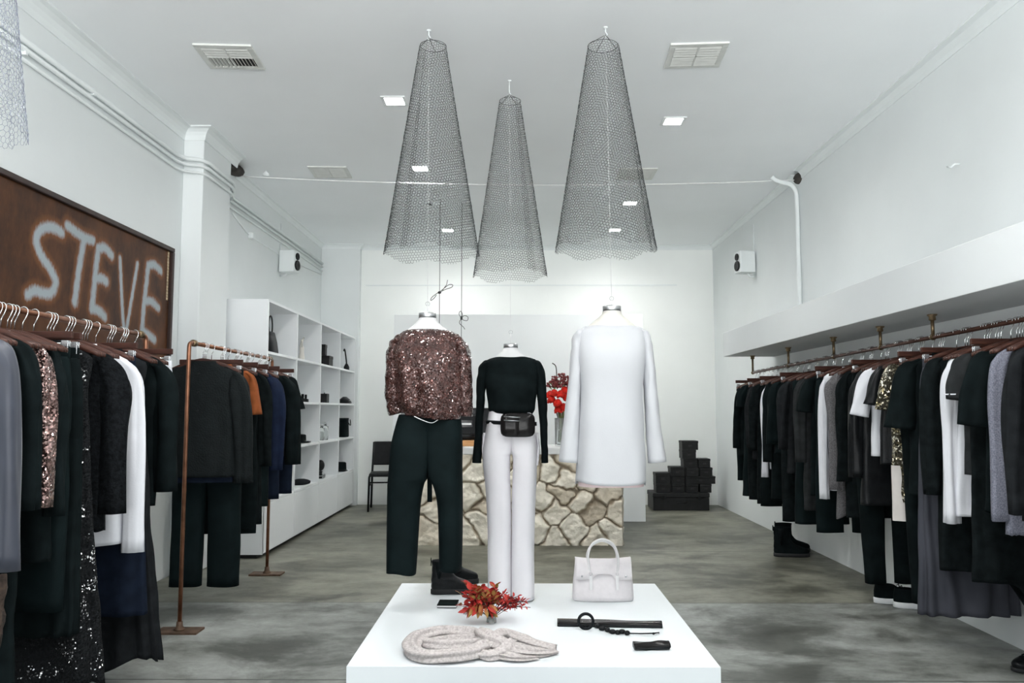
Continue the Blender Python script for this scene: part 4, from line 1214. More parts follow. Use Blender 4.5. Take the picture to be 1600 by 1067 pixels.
def boot(name, label, cat, loc, rz, m, sole_m, L=0.27, H=0.205, w=0.043, group=None, sole_h=0.03, low=False, tabs=True, topm=None):
    """ankle boot or shoe: heel at x=0, toe towards +x"""
    t = thing(name, label, cat, loc, rz, group)
    k = L / 0.27

    def ring(z, xb, xf, hw, n=36, toe=1.0):
        out = []
        for q in range(n):
            a = 2 * PI * q / n
            ca, sa = math.cos(a), math.sin(a)
            x = (xb + xf) / 2 + (xf - xb) / 2 * math.copysign(abs(ca) ** 0.85, ca)
            u = (x - xb) / (xf - xb)
            waist = 1 - 0.18 * math.exp(-((u - 0.42) / 0.18) ** 2) * toe + 0.06 * math.exp(-((u - 0.72) / 0.18) ** 2) * toe - 0.12 * (1 - u) * toe * 0.5
            out.append((x, hw * waist * math.copysign(abs(sa) ** 0.9, sa) + 0.004 * toe * math.sin(u * PI), z))
        return out
    MB().loft([ring(0, 0.002, L - 0.004, w), ring(0.003, -0.003, L + 0.002, w + 0.003), ring(sole_h * 0.9, -0.003, L + 0.003, w + 0.003), ring(sole_h, 0.0, L, w)], True, True).build('sole', sole_m, t)
    s = sole_h
    if low:
        lv = [(s, 0.002, L - 0.002, w), (s + 0.02, 0.0, L - 0.004, w), (s + 0.035, 0.0, L - 0.03 * k, w * 0.96), (s + 0.05, 0.004, L - 0.085 * k, w * 0.88), (s + 0.065, 0.008, L - 0.125 * k, w * 0.8), (s + 0.08, 0.01, L - 0.15 * k, w * 0.76)]
    else:
        lv = [(s, 0.002, L - 0.002, w), (s + 0.018, 0.0, L - 0.003, w), (s + 0.034, 0.0, L - 0.014 * k, w * 0.95), (s + 0.048, 0.0, L - 0.05 * k, w * 0.90), (s + 0.065, 0.002, L - 0.098 * k, w * 0.86),
              (s + 0.09, 0.004, L - 0.128 * k, w * 0.83), (s + 0.12, 0.004, L - 0.142 * k, w * 0.84), (H - 0.02, 0.002, L - 0.142 * k, w * 0.88), (H, 0.0, L - 0.140 * k, w * 0.90)]
    q = smooth_path(lv, 4)
    rg = []
    for i, (z, xb, xf, hw) in enumerate(q):
        f = i / (len(q) - 1)
        r = ring(z, xb, xf, hw, toe=1 - f)
        rg.append([(x + 0.003 * N3(x * 30, z * 40, 1), y + 0.003 * N3(x * 25, z * 45, 6), zz) for x, y, zz in r])
    inner = [(lerp(p[0], 0.06 * k, 0.06), p[1] * 0.92, p[2] - 0.002) for p in rg[-1]]
    deep = [(lerp(p[0], 0.06 * k, 0.10), p[1] * 0.85, p[2] - 0.05) for p in rg[-1]]
    up_ = MB().loft(rg + [inner, deep], False, True).build('upper', m, t)
    if not low and tabs:
        MB().box((-0.004, -0.012, H - 0.03), (0.0, 0.012, H + 0.014)).build('pull_tab', K1, up_, False, 0.001)
        for sy in (-1, 1):
            el = MB().loft([[(0.05 * k + dx, sy * (w * f + 0.002), z) for dx in (-0.018 * g, 0.018 * g)] for z, f, g in ((H - 0.004, 0.90, 1.2), (H - 0.05, 0.86, 1.0), (s + 0.065, 0.86, 0.35))], closed=False)
            el.build('elastic_gusset', K2, up_, solid=0.003)
    if low:
        lc = MB()
        for q in range(5):
            x = L - (0.055 + 0.018 * q) * k; z = s + 0.035 + 0.009 * q
            lc.tube([(x, -w * 0.55, z), (x + 0.004, 0, z + 0.014), (x, w * 0.55, z)], 0.0028, 6)
        lc.build('laces', topm or K1, up_)
    return t


# ankle boots on the plinth
p = on_plinth(673, 929)
boot('ankle_boot', 'black leather ankle boot on the plinth beneath the right trouser leg', 'boot', (p.x, p.y + 0.02, PZ), 0.12, K4, RUBBER, L=0.245, H=0.195, group='pair of black ankle boots')
p = on_plinth(700, 916)
boot('ankle_boot', 'second black ankle boot mostly hidden behind the front boot and red leaves', 'boot', (p.x - 0.06, p.y + 0.07, PZ), 0.10, K4, RUBBER, L=0.245, H=0.195, group='pair of black ankle boots')

# black notebook wallet
c = on_plinth(700, 946)
t = thing('wallet', 'small black leather wallet lying on the white plinth', 'wallet', (c.x, c.y, PZ), -0.03)
MB().box((-0.054, -0.062, 0.0), (0.054, 0.062, 0.004)).build('back_cover', PATENT, t, False, 0.002)
MB().box((-0.052, -0.060, 0.004), (0.052, 0.058, 0.013)).build('pages', PAPER, t, False, 0.001)
MB().box((-0.055, -0.063, 0.013), (0.055, 0.062, 0.019)).build('front_cover', K1, t, False, 0.003)
c = on_plinth(742, 956)
cd = MB().box((-0.06, -0.05, 0), (0.06, 0.05, 0.012)).build('card_box', mat('grey_card', (0.55, 0.55, 0.56), 0.6, 0, 0.03, 20), None, False, 0.002, loc=(c.x, c.y, PZ))
tag(cd, 'flat pale grey card box under the red leaves', 'card box')

# red leaf bouquet
c = on_plinth(762, 972)
t = thing('leaf_bouquet', 'low bouquet of red and orange leaves in a tiny glass on the plinth', 'bouquet', (c.x, c.y, PZ))
MB().lathe([(0.022, 0), (0.026, 0.003), (0.024, 0.035), (0.022, 0.035), (0.022, 0.006)], 20, (0.02, -0.01, 0), cap1=True).build('glass', WATER, t)
st_ = MB(); lr = MB(); lo_ = MB()
r9 = random.Random(21)


def leafblade(mb, base, d, L, wd, roll):
    d = d.normalized(); sdv = d.cross(Vector((0, 0, 1)))
    if sdv.length < 0.1:
        sdv = Vector((1, 0, 0))
    sdv.normalize(); nrm = sdv.cross(d)
    sdv, nrm = sdv * math.cos(roll) + nrm * math.sin(roll), nrm * math.cos(roll) - sdv * math.sin(roll)
    b = len(mb.v); n = 6
    for i in range(n + 1):
        f = i / n
        hw = wd * math.sin(PI * min(1, f * 0.96 + 0.04)) ** 0.8 if 0 < i < n else 0.0006
        cc = base + d * L * f + nrm * (-0.25 * L * f * f)
        mb.v += [cc - sdv * hw + nrm * hw * 0.35, cc, cc + sdv * hw + nrm * hw * 0.35]
    for i in range(n):
        o = b + i * 3
        mb.f += [(o, o + 1, o + 4, o + 3), (o + 1, o + 2, o + 5, o + 4)]


root = Vector((0.015, -0.01, 0.015))
for k in range(44):
    if k < 28:       # dense clump to the left
        tip = Vector((-0.055 + r9.uniform(-0.085, 0.10), r9.uniform(-0.07, 0.08), 0.085 + r9.uniform(-0.03, 0.10)))
    else:            # thin feathery spray to the right
        tip = Vector((r9.uniform(0.08, 0.225), r9.uniform(-0.05, 0.07), 0.055 + r9.uniform(0.0, 0.10)))
    mid = root * 0.5 + tip * 0.5 + Vector((0, 0, 0.03))
    st_.tube(smooth_path([tuple(root), tuple(mid), tuple(tip)], 3), 0.0016, 5)
    for q in range(15 if k < 28 else 12):
        f = 0.45 + 0.55 * r9.random()
        pos = root.lerp(tip, f) + Vector((0, 0, 0.03 * f * (1 - f) * 4))
        dr = (tip - root).normalized() * 0.5 + Vector((r9.uniform(-1, 1), r9.uniform(-1, 1), r9.uniform(-0.6, 0.9)))
        if k < 28:
            leafblade(lr if r9.random() < 0.62 else lo_, pos, dr, r9.uniform(0.030, 0.054), r9.uniform(0.008, 0.0135), r9.uniform(-1.2, 1.2))
        else:
            leafblade(lr, pos, dr, r9.uniform(0.020, 0.038), r9.uniform(0.0035, 0.0065), r9.uniform(-1.2, 1.2))
for k in range(22):    # larger drooping leaves at the front
    a = r9.uniform(-2.9, -0.3)
    leafblade(lo_ if k % 3 else lr, Vector((-0.03 + 0.05 * math.cos(a), -0.02 + 0.03 * math.sin(a), 0.075 + r9.uniform(0, 0.03))), Vector((0.9 * math.cos(a), 0.8 * math.sin(a), r9.uniform(-0.7, -0.1))), r9.uniform(0.05, 0.065), 0.011, r9.uniform(-0.9, 0.9))
st_.build('stems', STEMB, t); lr.build('red_leaves', LEAFR, t); lo_.build('orange_leaves', LEAFO, t)['label'] = 'orange and olive tinged leaves'
c = on_plinth(717, 946)
lf = MB(); leafblade(lf, Vector((0, 0, 0.012)), Vector((0.2, 1, -0.1)), 0.05, 0.010, 0.7)
tag(lf.build('fallen_leaf', LEAFO, None, loc=(c.x, c.y - 0.02, PZ)), 'single orange leaf fallen beside the black wallet', 'leaf')

# knitted scarf
c = on_plinth(755, 1006)
sc = MB()


def cloth_roll(path, seed, ridges=5, amp=0.22, n=30, per=9):
    """thick soft roll of knit: (x, y, z, half width, half height)"""
    q = smooth_path(path, per); rings = []
    for i, (x, y, z, rw, rh) in enumerate(q):
        t0 = np.array(q[max(0, i - 1)][:3]); t1 = np.array(q[min(len(q) - 1, i + 1)][:3])
        d = t1 - t0; d[2] *= 0.3; d /= max(1e-9, np.linalg.norm(d))
        u = np.array([-d[1], d[0], 0]); u /= max(1e-9, np.linalg.norm(u))
        ring = []
        for k in range(n):
            a = 2 * PI * k / n
            f = 1 + amp * math.sin(ridges * a + 2.2 * N3(i * 0.06, seed, 1) + i * 0.03) + 0.22 * N3(math.cos(a) * 1.5, math.sin(a) * 1.5, i * 0.13 + seed)
            zz = z + rh * math.sin(a) * f
            ring.append((x + u[0] * rw * math.cos(a) * f, y + u[1] * rw * math.cos(a) * f, max(zz, 0.0015 + 0.002 * abs(math.sin(a * 3)))))
        rings.append(ring)
    return rings


def SP(px, py, z, rw, rh):
    p = at_z(px, py, PZ + z)
    return (p.x - c.x, p.y - c.y, z, rw, rh)


sc.loft(cloth_roll([SP(765, 1003, .03, .035, .028), SP(735, 992, .03, .036, .030), SP(690, 988, .028, .034, .028), SP(655, 995, .028, .036, .028), SP(643, 1010, .027, .040, .028), SP(655, 1022, .027, .036, .026), SP(690, 1026, .026, .034, .026), SP(730, 1022, .028, .034, .027), SP(762, 1010, .032, .036, .030)], 1), True, True)
sc.loft(cloth_roll([SP(655, 1002, .02, .03, .02), SP(690, 1008, .024, .036, .024), SP(720, 1008, .022, .034, .022), SP(760, 1004, .03, .03, .025)], 3, 4), True, True)
sc.loft(cloth_roll([SP(655, 1000, .018, .022, .016), SP(675, 1003, .02, .024, .018), SP(700, 998, .02, .026, .018), SP(745, 1000, .03, .026, .022)], 9, 4), True, True)
sc.loft(cloth_roll([SP(748, 990, .030, .032, .026), SP(760, 997, .048, .046, .034), SP(775, 1004, .046, .044, .034), SP(790, 1012, .034, .036, .028), SP(790, 1022, .02, .028, .018)], 5, 6), True, True)
sc.loft(cloth_roll([SP(755, 1012, .034, .030, .026), SP(770, 1000, .05, .036, .026), SP(785, 992, .044, .034, .026), SP(808, 996, .03, .034, .024), SP(835, 1006, .022, .038, .018), SP(868, 1012, .012, .042, .010)], 7, 5), True, True)
sc.loft(cloth_roll([SP(752, 1010, .03, .026, .022), SP(748, 1018, .024, .026, .02), SP(765, 1024, .02, .028, .018), SP(785, 1017, .026, .03, .022), SP(800, 1004, .034, .028, .022)], 11, 5), True, True)
sc.loft(cloth_roll([SP(778, 1010, .03, .036, .022), SP(805, 1014, .024, .050, .020), SP(835, 1017, .016, .054, .014), SP(866, 1015, .010, .044, .008)], 13, 7, 0.3), True, True)
sc.loft(cloth_roll([SP(770, 1018, .02, .030, .018), SP(792, 1025, .016, .034, .014), SP(812, 1027, .012, .036, .010), SP(838, 1026, .007, .030, .006)], 17, 6, 0.3), True, True)
so = sc.build('knit_scarf', SCARF, None, loc=(c.x, c.y, PZ))
tag(so, 'oatmeal knitted scarf knotted and laid along the front of the plinth', 'scarf')

# handbag
c = on_plinth(944, 941)
bw = 93 * (c.y / F)
t = thing('handbag', 'pale blush leather handbag with two handles standing on the plinth', 'handbag', (c.x, c.y + 0.07, PZ), 0.0)
hwb = bw / 2


def bagring(z, hw, hd, p=3.2, n=48, dz=None):
    out = []
    for k in range(n):
        q = 2 * PI * k / n; c_, s_ = math.cos(q), math.sin(q)
        r = (abs(c_) ** p + abs(s_) ** p) ** (-1 / p)
        x = hw * r * c_
        out.append((x, hd * r * s_, z + (dz(x) if dz else 0)))
    return out


bh = 0.225
sag = lambda x: 0.010 * (abs(x) / hwb) ** 2
MB().loft([bagring(0.0, hwb * 0.97, 0.062), bagring(0.006, hwb * 1.0, 0.070), bagring(0.03, hwb * 1.01, 0.074), bagring(0.10, hwb * 0.99, 0.066), bagring(0.16, hwb * 0.95, 0.05), bagring(0.20, hwb * 0.93, 0.034), bagring(bh, hwb * 0.915, 0.022, dz=sag), bagring(bh + 0.001, hwb * 0.80, 0.010, dz=sag)], True, True).build('bag_body', BAGL, t)
fl_ = []
for zt, hd in ((bh + 0.004, 0.0), (bh + 0.004, -0.024), (0.20, -0.040), (0.16, -0.056), (0.125, -0.066)):
    row = []
    for k in range(25):
        u = -1 + 2 * k / 24
        drop = 0.0 if zt > 0.2 else (0.030 * max(0, 1 - (abs(u) / 0.42) ** 4) if zt < 0.13 else 0)
        row.append((u * hwb * (0.93 - 0.0 * zt), hd - 0.004, zt + (sag(u * hwb) if zt > 0.19 else 0) + drop))
    fl_.append(row)
flp = MB().loft(fl_, closed=False).build('flap', BAGL, t, solid=0.004)
for yy_, zt in ((-0.058, 0.0), (0.05, -0.012)):
    hp = smooth_path([(-0.075, yy_, 0.15), (-0.083, yy_ * 0.9, 0.20), (-0.085, yy_ * 0.5, 0.255), (-0.06, yy_ * 0.3, 0.315 + zt), (0.0, yy_ * 0.2, 0.342 + zt), (0.06, yy_ * 0.3, 0.315 + zt), (0.085, yy_ * 0.5, 0.255), (0.083, yy_ * 0.9, 0.20), (0.075, yy_, 0.15)], 6)
    MB().tube(hp, 0.0068, 10).build('handle', STRAPW, t)
for sx in (-1, 1):
    s = MB().loft([[(sx * 0.075 + dx, y, z) for dx, y in ((-0.009, y0), (0.009, y0), (0.009, y0 + 0.004), (-0.009, y0 + 0.004))] for z, y0 in ((0.165, -0.066), (0.12, -0.076), (0.07, -0.082))], True, True)
    s.build('strap', STRAPW, t, bevel=0.001)
    MB().lathe([(0.001, 0), (0.010, 0.002), (0.008, 0.006)], 12).build('stud', BAGL, t).matrix_local = Matrix.Translation((sx * 0.075, -0.072, 0.158)) @ Matrix.Rotation(PI / 2, 4, 'X')
    MB().lathe([(0.006, 0), (0.006, 0.004), (0.002, 0.007)], 10).build('turn_lock', STEEL, flp).matrix_local = Matrix.Translation((sx * 0.125, -0.072, 0.145)) @ Matrix.Rotation(PI / 2, 4, 'X')

# folded leather belt
c = on_plinth(952, 977)
t = thing('leather_belt', 'long flat black leather sash lying across the plinth', 'sash', (c.x, c.y, PZ), -0.055)
Ls = 158 * (c.y / F) / 2
rg = []
for i in range(41):
    x = -Ls + 2 * Ls * i / 40
    ring = []
    for k in range(16):
        a = 2 * PI * k / 16
        h = 0.010 + 0.004 * N3(x * 8, k * 0.4, 1) + 0.004 * math.sin(3 * a + x * 9)
        ring.append((x, 0.036 * math.copysign(abs(math.cos(a)) ** 0.6, math.cos(a)) + 0.004 * N3(x * 6, 3, 3), max(0.001, 0.013 + h * math.sin(a))))
    rg.append(ring)
MB().loft(rg, True, True).build('folded_leather', PATENT, t)
MB().box((-Ls * 1.0, -0.042, 0.001), (Ls * 1.0, -0.026, 0.012)).build('folded_edge', K4, t, False, 0.003)

# bead necklace with a ring
t = thing('bead_necklace', 'black bead necklace with a large round ring lying before the leather sash', 'necklace', (0, 0, PZ))
c = on_plinth(916, 986)
rgc = []
for k in range(33):
    a = 2 * PI * k / 32
    rgc.append((c.x + 0.036 * math.cos(a), c.y + 0.022 + 0.0 * a, 0.042 + 0.036 * math.sin(a)))
MB().tube(rgc, 0.0075, 10, False).build('ring', CH1, t)
pts = [on_plinth(x, y) for x, y in ((925, 975), (934, 981), (941, 985), (949, 987), (957, 990), (965, 991), (972, 990), (980, 992), (1000, 992.5), (1021, 992), (1030, 991))]
MB().tube([(q.x, q.y, 0.008) for q in pts], 0.0035, 8).build('cord', K4, t)
for k, q in enumerate(pts[1:8]):
    MB().ball((q.x, q.y, 0.010), 0.0145 + 0.004 * (k % 2), 0.013, 0.012, 10, 6).build('bead', K4, t)
q = pts[-2]
MB().ball((q.x, q.y, 0.007), 0.007, 0.006, 0.006, 8, 6).build('end_bead', K4, t)
MB().tube([(q.x + 0.012, q.y, 0.006), (q.x + 0.022, q.y + 0.004, 0.006), (q.x + 0.03, q.y - 0.003, 0.005)], 0.002, 6).build('clasp', STEEL, t)

# small leather cuff
c = on_plinth(1018, 1014)
t = thing('leather_cuff', 'short crumpled black leather cuff at the front right of the plinth', 'cuff', (c.x, c.y, PZ), 0.10)
rg = []
for i in range(21):
    x = -0.082 + 0.164 * i / 20
    ring = []
    for k in range(16):
        a = 2 * PI * k / 16
        hw_ = 0.030 - 0.010 * math.sin(PI * i / 20) + 0.004 * N3(x * 20, 1, 2)
        h = 0.016 + 0.005 * N3(x * 15, k * 0.5, 3) + 0.003 * math.sin(4 * a + x * 30)
        ring.append((x, hw_ * math.cos(a), max(0.001, 0.018 + h * math.sin(a))))
    rg.append(ring)
MB().loft(rg, True, True).build('cuff_body', PATENT, t)
MB().tube([(-0.075, -0.024, 0.012), (-0.03, -0.018, 0.006), (0.03, -0.02, 0.009), (0.078, -0.026, 0.012)], 0.006, 8).build('rolled_edge', K4, t)

# floor footwear
p = at_z(1211, 870, 0)
boot('ankle_boot', 'black pull-on ankle boot standing on the floor under the right rail', 'boot', (p.x, p.y + 0.03, 0.0005), -0.10, K1, RUBBER, L=0.285, H=0.235, w=0.05)
p = at_z(1212, 866, 0)
boot('ankle_boot', 'other black ankle boot tucked behind the first by the right wall', 'boot', (p.x + 0.05, p.y + 0.15, 0.0005), -0.06, K1, RUBBER, L=0.285, H=0.235, w=0.05)
p = at_z(1369, 943, 0)
boot('sneaker', 'black low sneaker with thick white sole under the right rail', 'sneaker', (p.x, p.y + 0.03, 0.0005), -0.18, K1, WRUB, L=0.27, w=0.05, low=True, sole_h=0.034)
boot('sneaker', 'second white-soled black sneaker half hidden by hanging trousers', 'sneaker', (p.x + 0.07, p.y - 0.08, 0.0005), -0.22, K1, WRUB, L=0.27, w=0.05, low=True, sole_h=0.034)
p = at_z(1584, 1052, 0)
boot('shoe', 'rounded black shoe toe cut off at the lower right corner', 'shoe', (p.x + 0.285, p.y + 0.075, 0.0005), PI + 0.2, K4, RUBBER, L=0.28, w=0.052, low=True, sole_h=0.02)


# ------------------------------------------------------------------ hangers and hanging clothes
def hook_pts(r=0.017):
    return [(0, 0, -0.088), (0, 0, -0.045), (0.010, 0, -0.026), (0.016, 0, -0.010)] + [(r * math.cos(a), 0, r * math.sin(a)) for a in np.linspace(0, PI * 1.02, 9)]


def make_shirt_hanger():
    t = thing('clothes_hanger', '', 'hanger')
    MB().tube(hook_pts(), 0.0021, 6).build('hook', CHROME, t)
    rg = []
    for i in range(23):
        x = -0.205 + 0.41 * i / 22; u = abs(x) / 0.205
        zc = -0.088 - 0.064 * u ** 1.5; yy = -0.012 * (1 - u ** 2) + 0.012
        h = lerp(0.017, 0.010, u)
        rg.append([(x, yy - 0.007, zc - h), (x, yy + 0.007, zc - h), (x, yy + 0.008, zc), (x, yy + 0.004, zc + h * 0.7), (x, yy - 0.004, zc + h * 0.7), (x, yy - 0.008, zc)])
    MB().loft(rg, True, True).build('wooden_yoke', WOOD, t)
    return t


def make_clip_hanger():
    t = thing('clip_hanger', '', 'hanger')
    MB().tube(hook_pts(), 0.0021, 6).build('hook', CHROME, t)
    MB().box((-0.19, -0.007, -0.104), (0.19, 0.007, -0.076)).build('wooden_bar', WOOD, t, False, 0.003)
    rd_ = MB().tube([(-0.185, 0, -0.122), (0.185, 0, -0.122)], 0.0022, 6).build('rod', CHROME, t)
    for x in (-0.165, 0.165):
        m = MB().box((x - 0.013, -0.009, -0.160), (x + 0.013, -0.006, -0.112)).box((x - 0.013, 0.006, -0.160), (x + 0.013, 0.009, -0.112)).box((x - 0.010, -0.008, -0.126), (x + 0.010, 0.008, -0.118))
        m.build('clip', CLIPM, rd_, False, 0.001)
    return t


PROTO = {}


def hanger(kind, pos, rz, holding, group):
    if kind not in PROTO:
        o = make_shirt_hanger() if kind == 'shirt' else make_clip_hanger()
        PROTO[kind] = o
    else:
        o = copy_tree(PROTO[kind])
    o.location = pos; o.rotation_euler = (0, 0, rz)
    o['label'] = ('wooden hanger holding the ' if kind == 'shirt' else 'wooden clip hanger gripping the ') + holding
    o['group'] = group
    return o


_hs = [0]


def upper(name, label, cat, pos, rz, m, group, hold, w=0.19, L=0.65, hem=0.20, t=0.038, hem_t=0.045, slv='long', slen=0.58, srx=0.050, sry=0.038, cuff=0.042, sout=0.025,
          folds=(6, 0.008), hemf=None, neck=0.065, wob=0.012, ms=None, waist=None, parts=(), sfwd=0.0, drop=0.010, pack=2):
    """shirt, jacket, sweater or dress on a wooden hanger; local origin at the rail"""
    _hs[0] += 1; sd_ = _hs[0] * 1.37
    hanger('shirt', pos, rz, hold, group + ' hangers')
    if pack:
        for e_, wd_ in enumerate(('packed close behind', 'second behind')[:pack]):
            h_ = hanger('shirt', (pos[0], pos[1] + 0.021 * (e_ + 1), pos[2]), rz + 0.03 * (e_ + 1) * math.sin(sd_), hold, group + ' hangers')
            h_['label'] = 'wooden hanger ' + wd_ + ' the ' + hold
    o = thing(name, label, cat, pos, rz, group)
    z0 = -0.086 - drop
    sx = lambda f: w * max(0.0, f) ** (1 / 1.6)
    prof = [(z0 + 0.004, -neck, neck, 0.020, 0)]
    for dz in (0.010, 0.022, 0.038, 0.056):
        h = max(neck + 0.006, sx(dz / 0.068))
        prof.append((z0 - dz, -h, h, 0.020 + 0.010 * dz / 0.056, 0))
    prof += [(z0 - 0.075, -w, w, 0.034, 0), (z0 - 0.13, -w * 0.985, w * 0.985, t, 0), (-0.34, -w * 0.95, w * 0.95, t, 0)]
    if waist:
        prof.append((-0.34 - 0.25 * (L - 0.34), -waist, waist, t * 0.95, 0))
    prof += [(lerp(-0.34, -L, 0.55), -lerp(w * 0.95, hem, 0.5), lerp(w * 0.95, hem, 0.5), lerp(t, hem_t, 0.5), 0), (-L, -hem, hem, hem_t, 0)]
    body(prof, n=60, rows=46 if L < 0.8 else 60, folds=folds, seed=sd_, wob=wob, hem=hemf, fold_top=0.2).build('garment_body', m, o, solid=0.0015)
    ms = ms or m
    if slv:
        for s in (-1, 1):
            if slv == 'long':
                j = 0.015 * math.sin(sd_ + s)
                pth = [(s * (w - 0.075), 0, z0 - 0.044, 0.006, 0.016), (s * (w - 0.035), 0, z0 - 0.064, 0.022, 0.026), (s * (w - 0.008), sfwd * .1, z0 - 0.105, srx * 0.78, sry * 0.85), (s * (w + sout * 0.5), sfwd * .3, z0 - 0.19, srx, sry),
                       (s * (w + sout * 0.8), j + sfwd * .6, z0 - slen * 0.55, srx * 0.92, sry * 0.95), (s * (w + sout), j * 1.5 + sfwd, z0 - slen, cuff, sry * 0.85)]
            else:
                pth = [(s * (w - 0.075), 0, z0 - 0.044, 0.006, 0.016), (s * (w - 0.035), 0, z0 - 0.062, 0.022, 0.026), (s * (w - 0.004), 0, z0 - 0.10, srx * 0.8, sry * 0.9), (s * (w + sout * 0.6), 0, z0 - 0.085 - (slen - 0.085) * 0.5, srx, sry), (s * (w + sout), 0, z0 - slen, cuff, sry * 1.05)]
            sleeve(pth, 24, 7, sd_ + s, 0.013, drape=True).build('sleeve', ms, o, solid=0.0015)
    for nm, fn, pm, lab in parts:
        q = fn(o).build(nm, pm, o)
        if lab:
            q['label'] = lab
    return o


def lower_(name, label, cat, pos, rz, m, group, hold, kind='trousers', w=0.18, L=1.05, hem=0.10, t=0.03, folds=(5, 0.010), hemf=None, rise=0.30, gap=0.012, wob=0.010, hem_t=None, skirt_hem=0.25, mb=None):
    """trousers or a skirt clipped to a bar hanger"""
    _hs[0] += 1; sd_ = _hs[0] * 1.37
    hanger('clip', pos, rz, hold, group + ' hangers')
    o = thing(name, label, cat, pos, rz, group)
    zt = -0.135
    MB().loft([bagring(z, w * f, t * 0.62, 2.6, 36) for z, f in ((zt, 0.99), (zt - 0.004, 1.005), (zt - 0.04, 1.01), (zt - 0.044, 1.0))]).build('waistband', mb or m, o, solid=0.002)
    if kind == 'trousers':
        for s in (-1, 1):
            pr = [(zt - 0.04, 0, s * w, t, 1, 0), (zt - 0.16, 0, s * w * 1.06, t * 1.15, 1, 0), (zt - rise, s * 0.002, s * w * 1.07, t * 1.15, 0.8, 0), (zt - rise - 0.07, s * gap, s * w * 1.04, t * 1.1, 0.1, 0),
                  (lerp(zt, -L, 0.65), s * (gap + 0.012), s * (gap + 0.012 + lerp(w, hem * 1.6, 0.6)), t * 1.05, 0, 0), (-L, s * (gap + 0.018), s * (gap + 0.018 + hem * 1.6), t, 0, 0)]
            leg(pr, s, 30, 44, sd_ + s, wob=wob, folds=(3, folds[1] * 0.5), hem=hemf).build('trouser_leg', m, o, solid=0.0015)
    else:
        pr = [(zt - 0.04, -w, w, t, 0), (zt - 0.18, -w * 1.12, w * 1.12, t * 1.3, 0), (lerp(zt, -L, 0.6), -lerp(w * 1.1, skirt_hem, 0.55), lerp(w * 1.1, skirt_hem, 0.55), lerp(t, hem_t or t * 1.8, 0.6), 0), (-L, -skirt_hem, skirt_hem, hem_t or t * 1.8, 0)]
        body(pr, n=72, rows=50, folds=folds, seed=sd_, wob=wob, hem=hemf).build('skirt_panel', m, o, solid=0.0015)
    return o


def cuffband(s, w, z, rx, ry, sout=0.025, h=0.05):
    def fn(o):
        return sleeve([(s * (w + sout), 0, z + h / 2, rx * 1.08, ry * 1.08), (s * (w + sout), 0, z - h / 2, rx * 1.08, ry * 1.08)], 20, 3, 1, 0.001)
    return fn


def neck_label(o):
    return MB().box((-0.02, 0.004, -0.118), (0.02, 0.007, -0.100))


def button_row(z0, z1, n, y):
    def fn(o):
        m = MB()
        for k in range(n):
            m.ball((0, y, lerp(z0, z1, k / (n - 1))), 0.006, 0.003, 0.006, 8, 4)
        return m
    return fn


# ------------------------------------------------------------------ right-hand rail under the bulkhead
RXR = 2.27


def rzr(Y):
    return 1.555 + (7.72 - Y) / 4.5 * 0.052


rr = thing('clothes_rail', 'long copper clothes rail hung under the bulkhead on the right wall', 'clothes rail', (RXR, 5.0, BKZ0))
MB().tube([(0, 2.72, rzr(7.72) - BKZ0), (0, -3.4, rzr(1.6) - BKZ0)], 0.0115, 12).build('rail', DCOPPER, rr)
for Y in (7.70, 6.68, 5.72, 4.98, 4.35, 3.35, 2.3):
    zr = rzr(Y) - BKZ0
    b_ = MB().lathe([(0.026, 0), (0.026, -0.006), (0.017, -0.012), (0.019, -0.03), (0.014, -0.034)], 16, (0, Y - 5.0, 0)).build('ceiling_flange', BRASS, rr)
    MB().tube([(0, Y - 5.0, -0.02), (0, Y - 5.0, zr + 0.002)], 0.0095, 10).build('drop_pipe', BRASS, rr)
    MB().ball((0, Y - 5.0, zr), 0.017, 0.022, 0.017, 12, 8).build('tee_fitting', BRASS, rr)

GR = 'clothes on the right wall rail'
rj = random.Random(3)


def R_(Y):
    return (RXR, Y, rzr(Y))


def rup(Y, name, label, cat, m, hold, **k):
    return upper(name, label, cat, R_(Y), k.pop('rz', rj.uniform(-0.05, 0.05)), m, GR, hold, **k)


def rlo(Y, name, label, cat, m, hold, **k):
    return lower_(name, label, cat, R_(Y), k.pop('rz', rj.uniform(-0.04, 0.04)), m, GR, hold, **k)


END = 'at the far end of the right rail'
rlo(7.62, 'black_trousers', 'black cropped trousers last of all at the far end of the right rail', 'trousers', K3, 'black cropped trousers at the very far end', L=1.02, hem=0.10)
rup(7.50, 'black_jersey', 'farthest black long-sleeved top on the right rail', 'top', K1, 'farthest black long-sleeved top on the right rail', L=0.78, slen=0.62, hem=0.21, rz=0.08)
rup(7.36, 'black_dress', 'black long dress second from the far end among the sleeved garments on the right rail', 'dress', K3, 'second farthest sleeved black garment on the right rail', L=1.14, slv='short', slen=0.24, cuff=0.055, hem=0.22)
rlo(7.24, 'black_skirt', 'black straight skirt clipped near the far end of the right rail', 'skirt', K2, 'black straight skirt near the far end', kind='skirt', L=1.16, skirt_hem=0.20, folds=(4, 0.006))
rup(7.10, 'charcoal_jacket', 'charcoal jacket with sheen sleeves near the far end of the right rail', 'jacket', CH1, 'charcoal jacket near the far end', L=0.80, slen=0.60)
rup(6.97, 'black_coat', 'black knee-length coat beside the charcoal jacket near the far end of the right rail', 'coat', K2, 'black coat beside the charcoal jacket', L=1.17, slen=0.62)
rlo(6.86, 'black_trousers', 'black wide trousers clipped just beyond the white shirt on the right rail', 'trousers', K1, 'black wide trousers just beyond the white shirt', L=1.18, hem=0.11)
rup(6.73, 'white_shirt', 'white shirt with one pale sleeve and cuff among the far black clothes', 'shirt', WCOT, 'white shirt among the far black clothes', L=0.86, slen=0.83, srx=0.030, cuff=0.030, hem=0.17, w=0.182, sry=0.03)
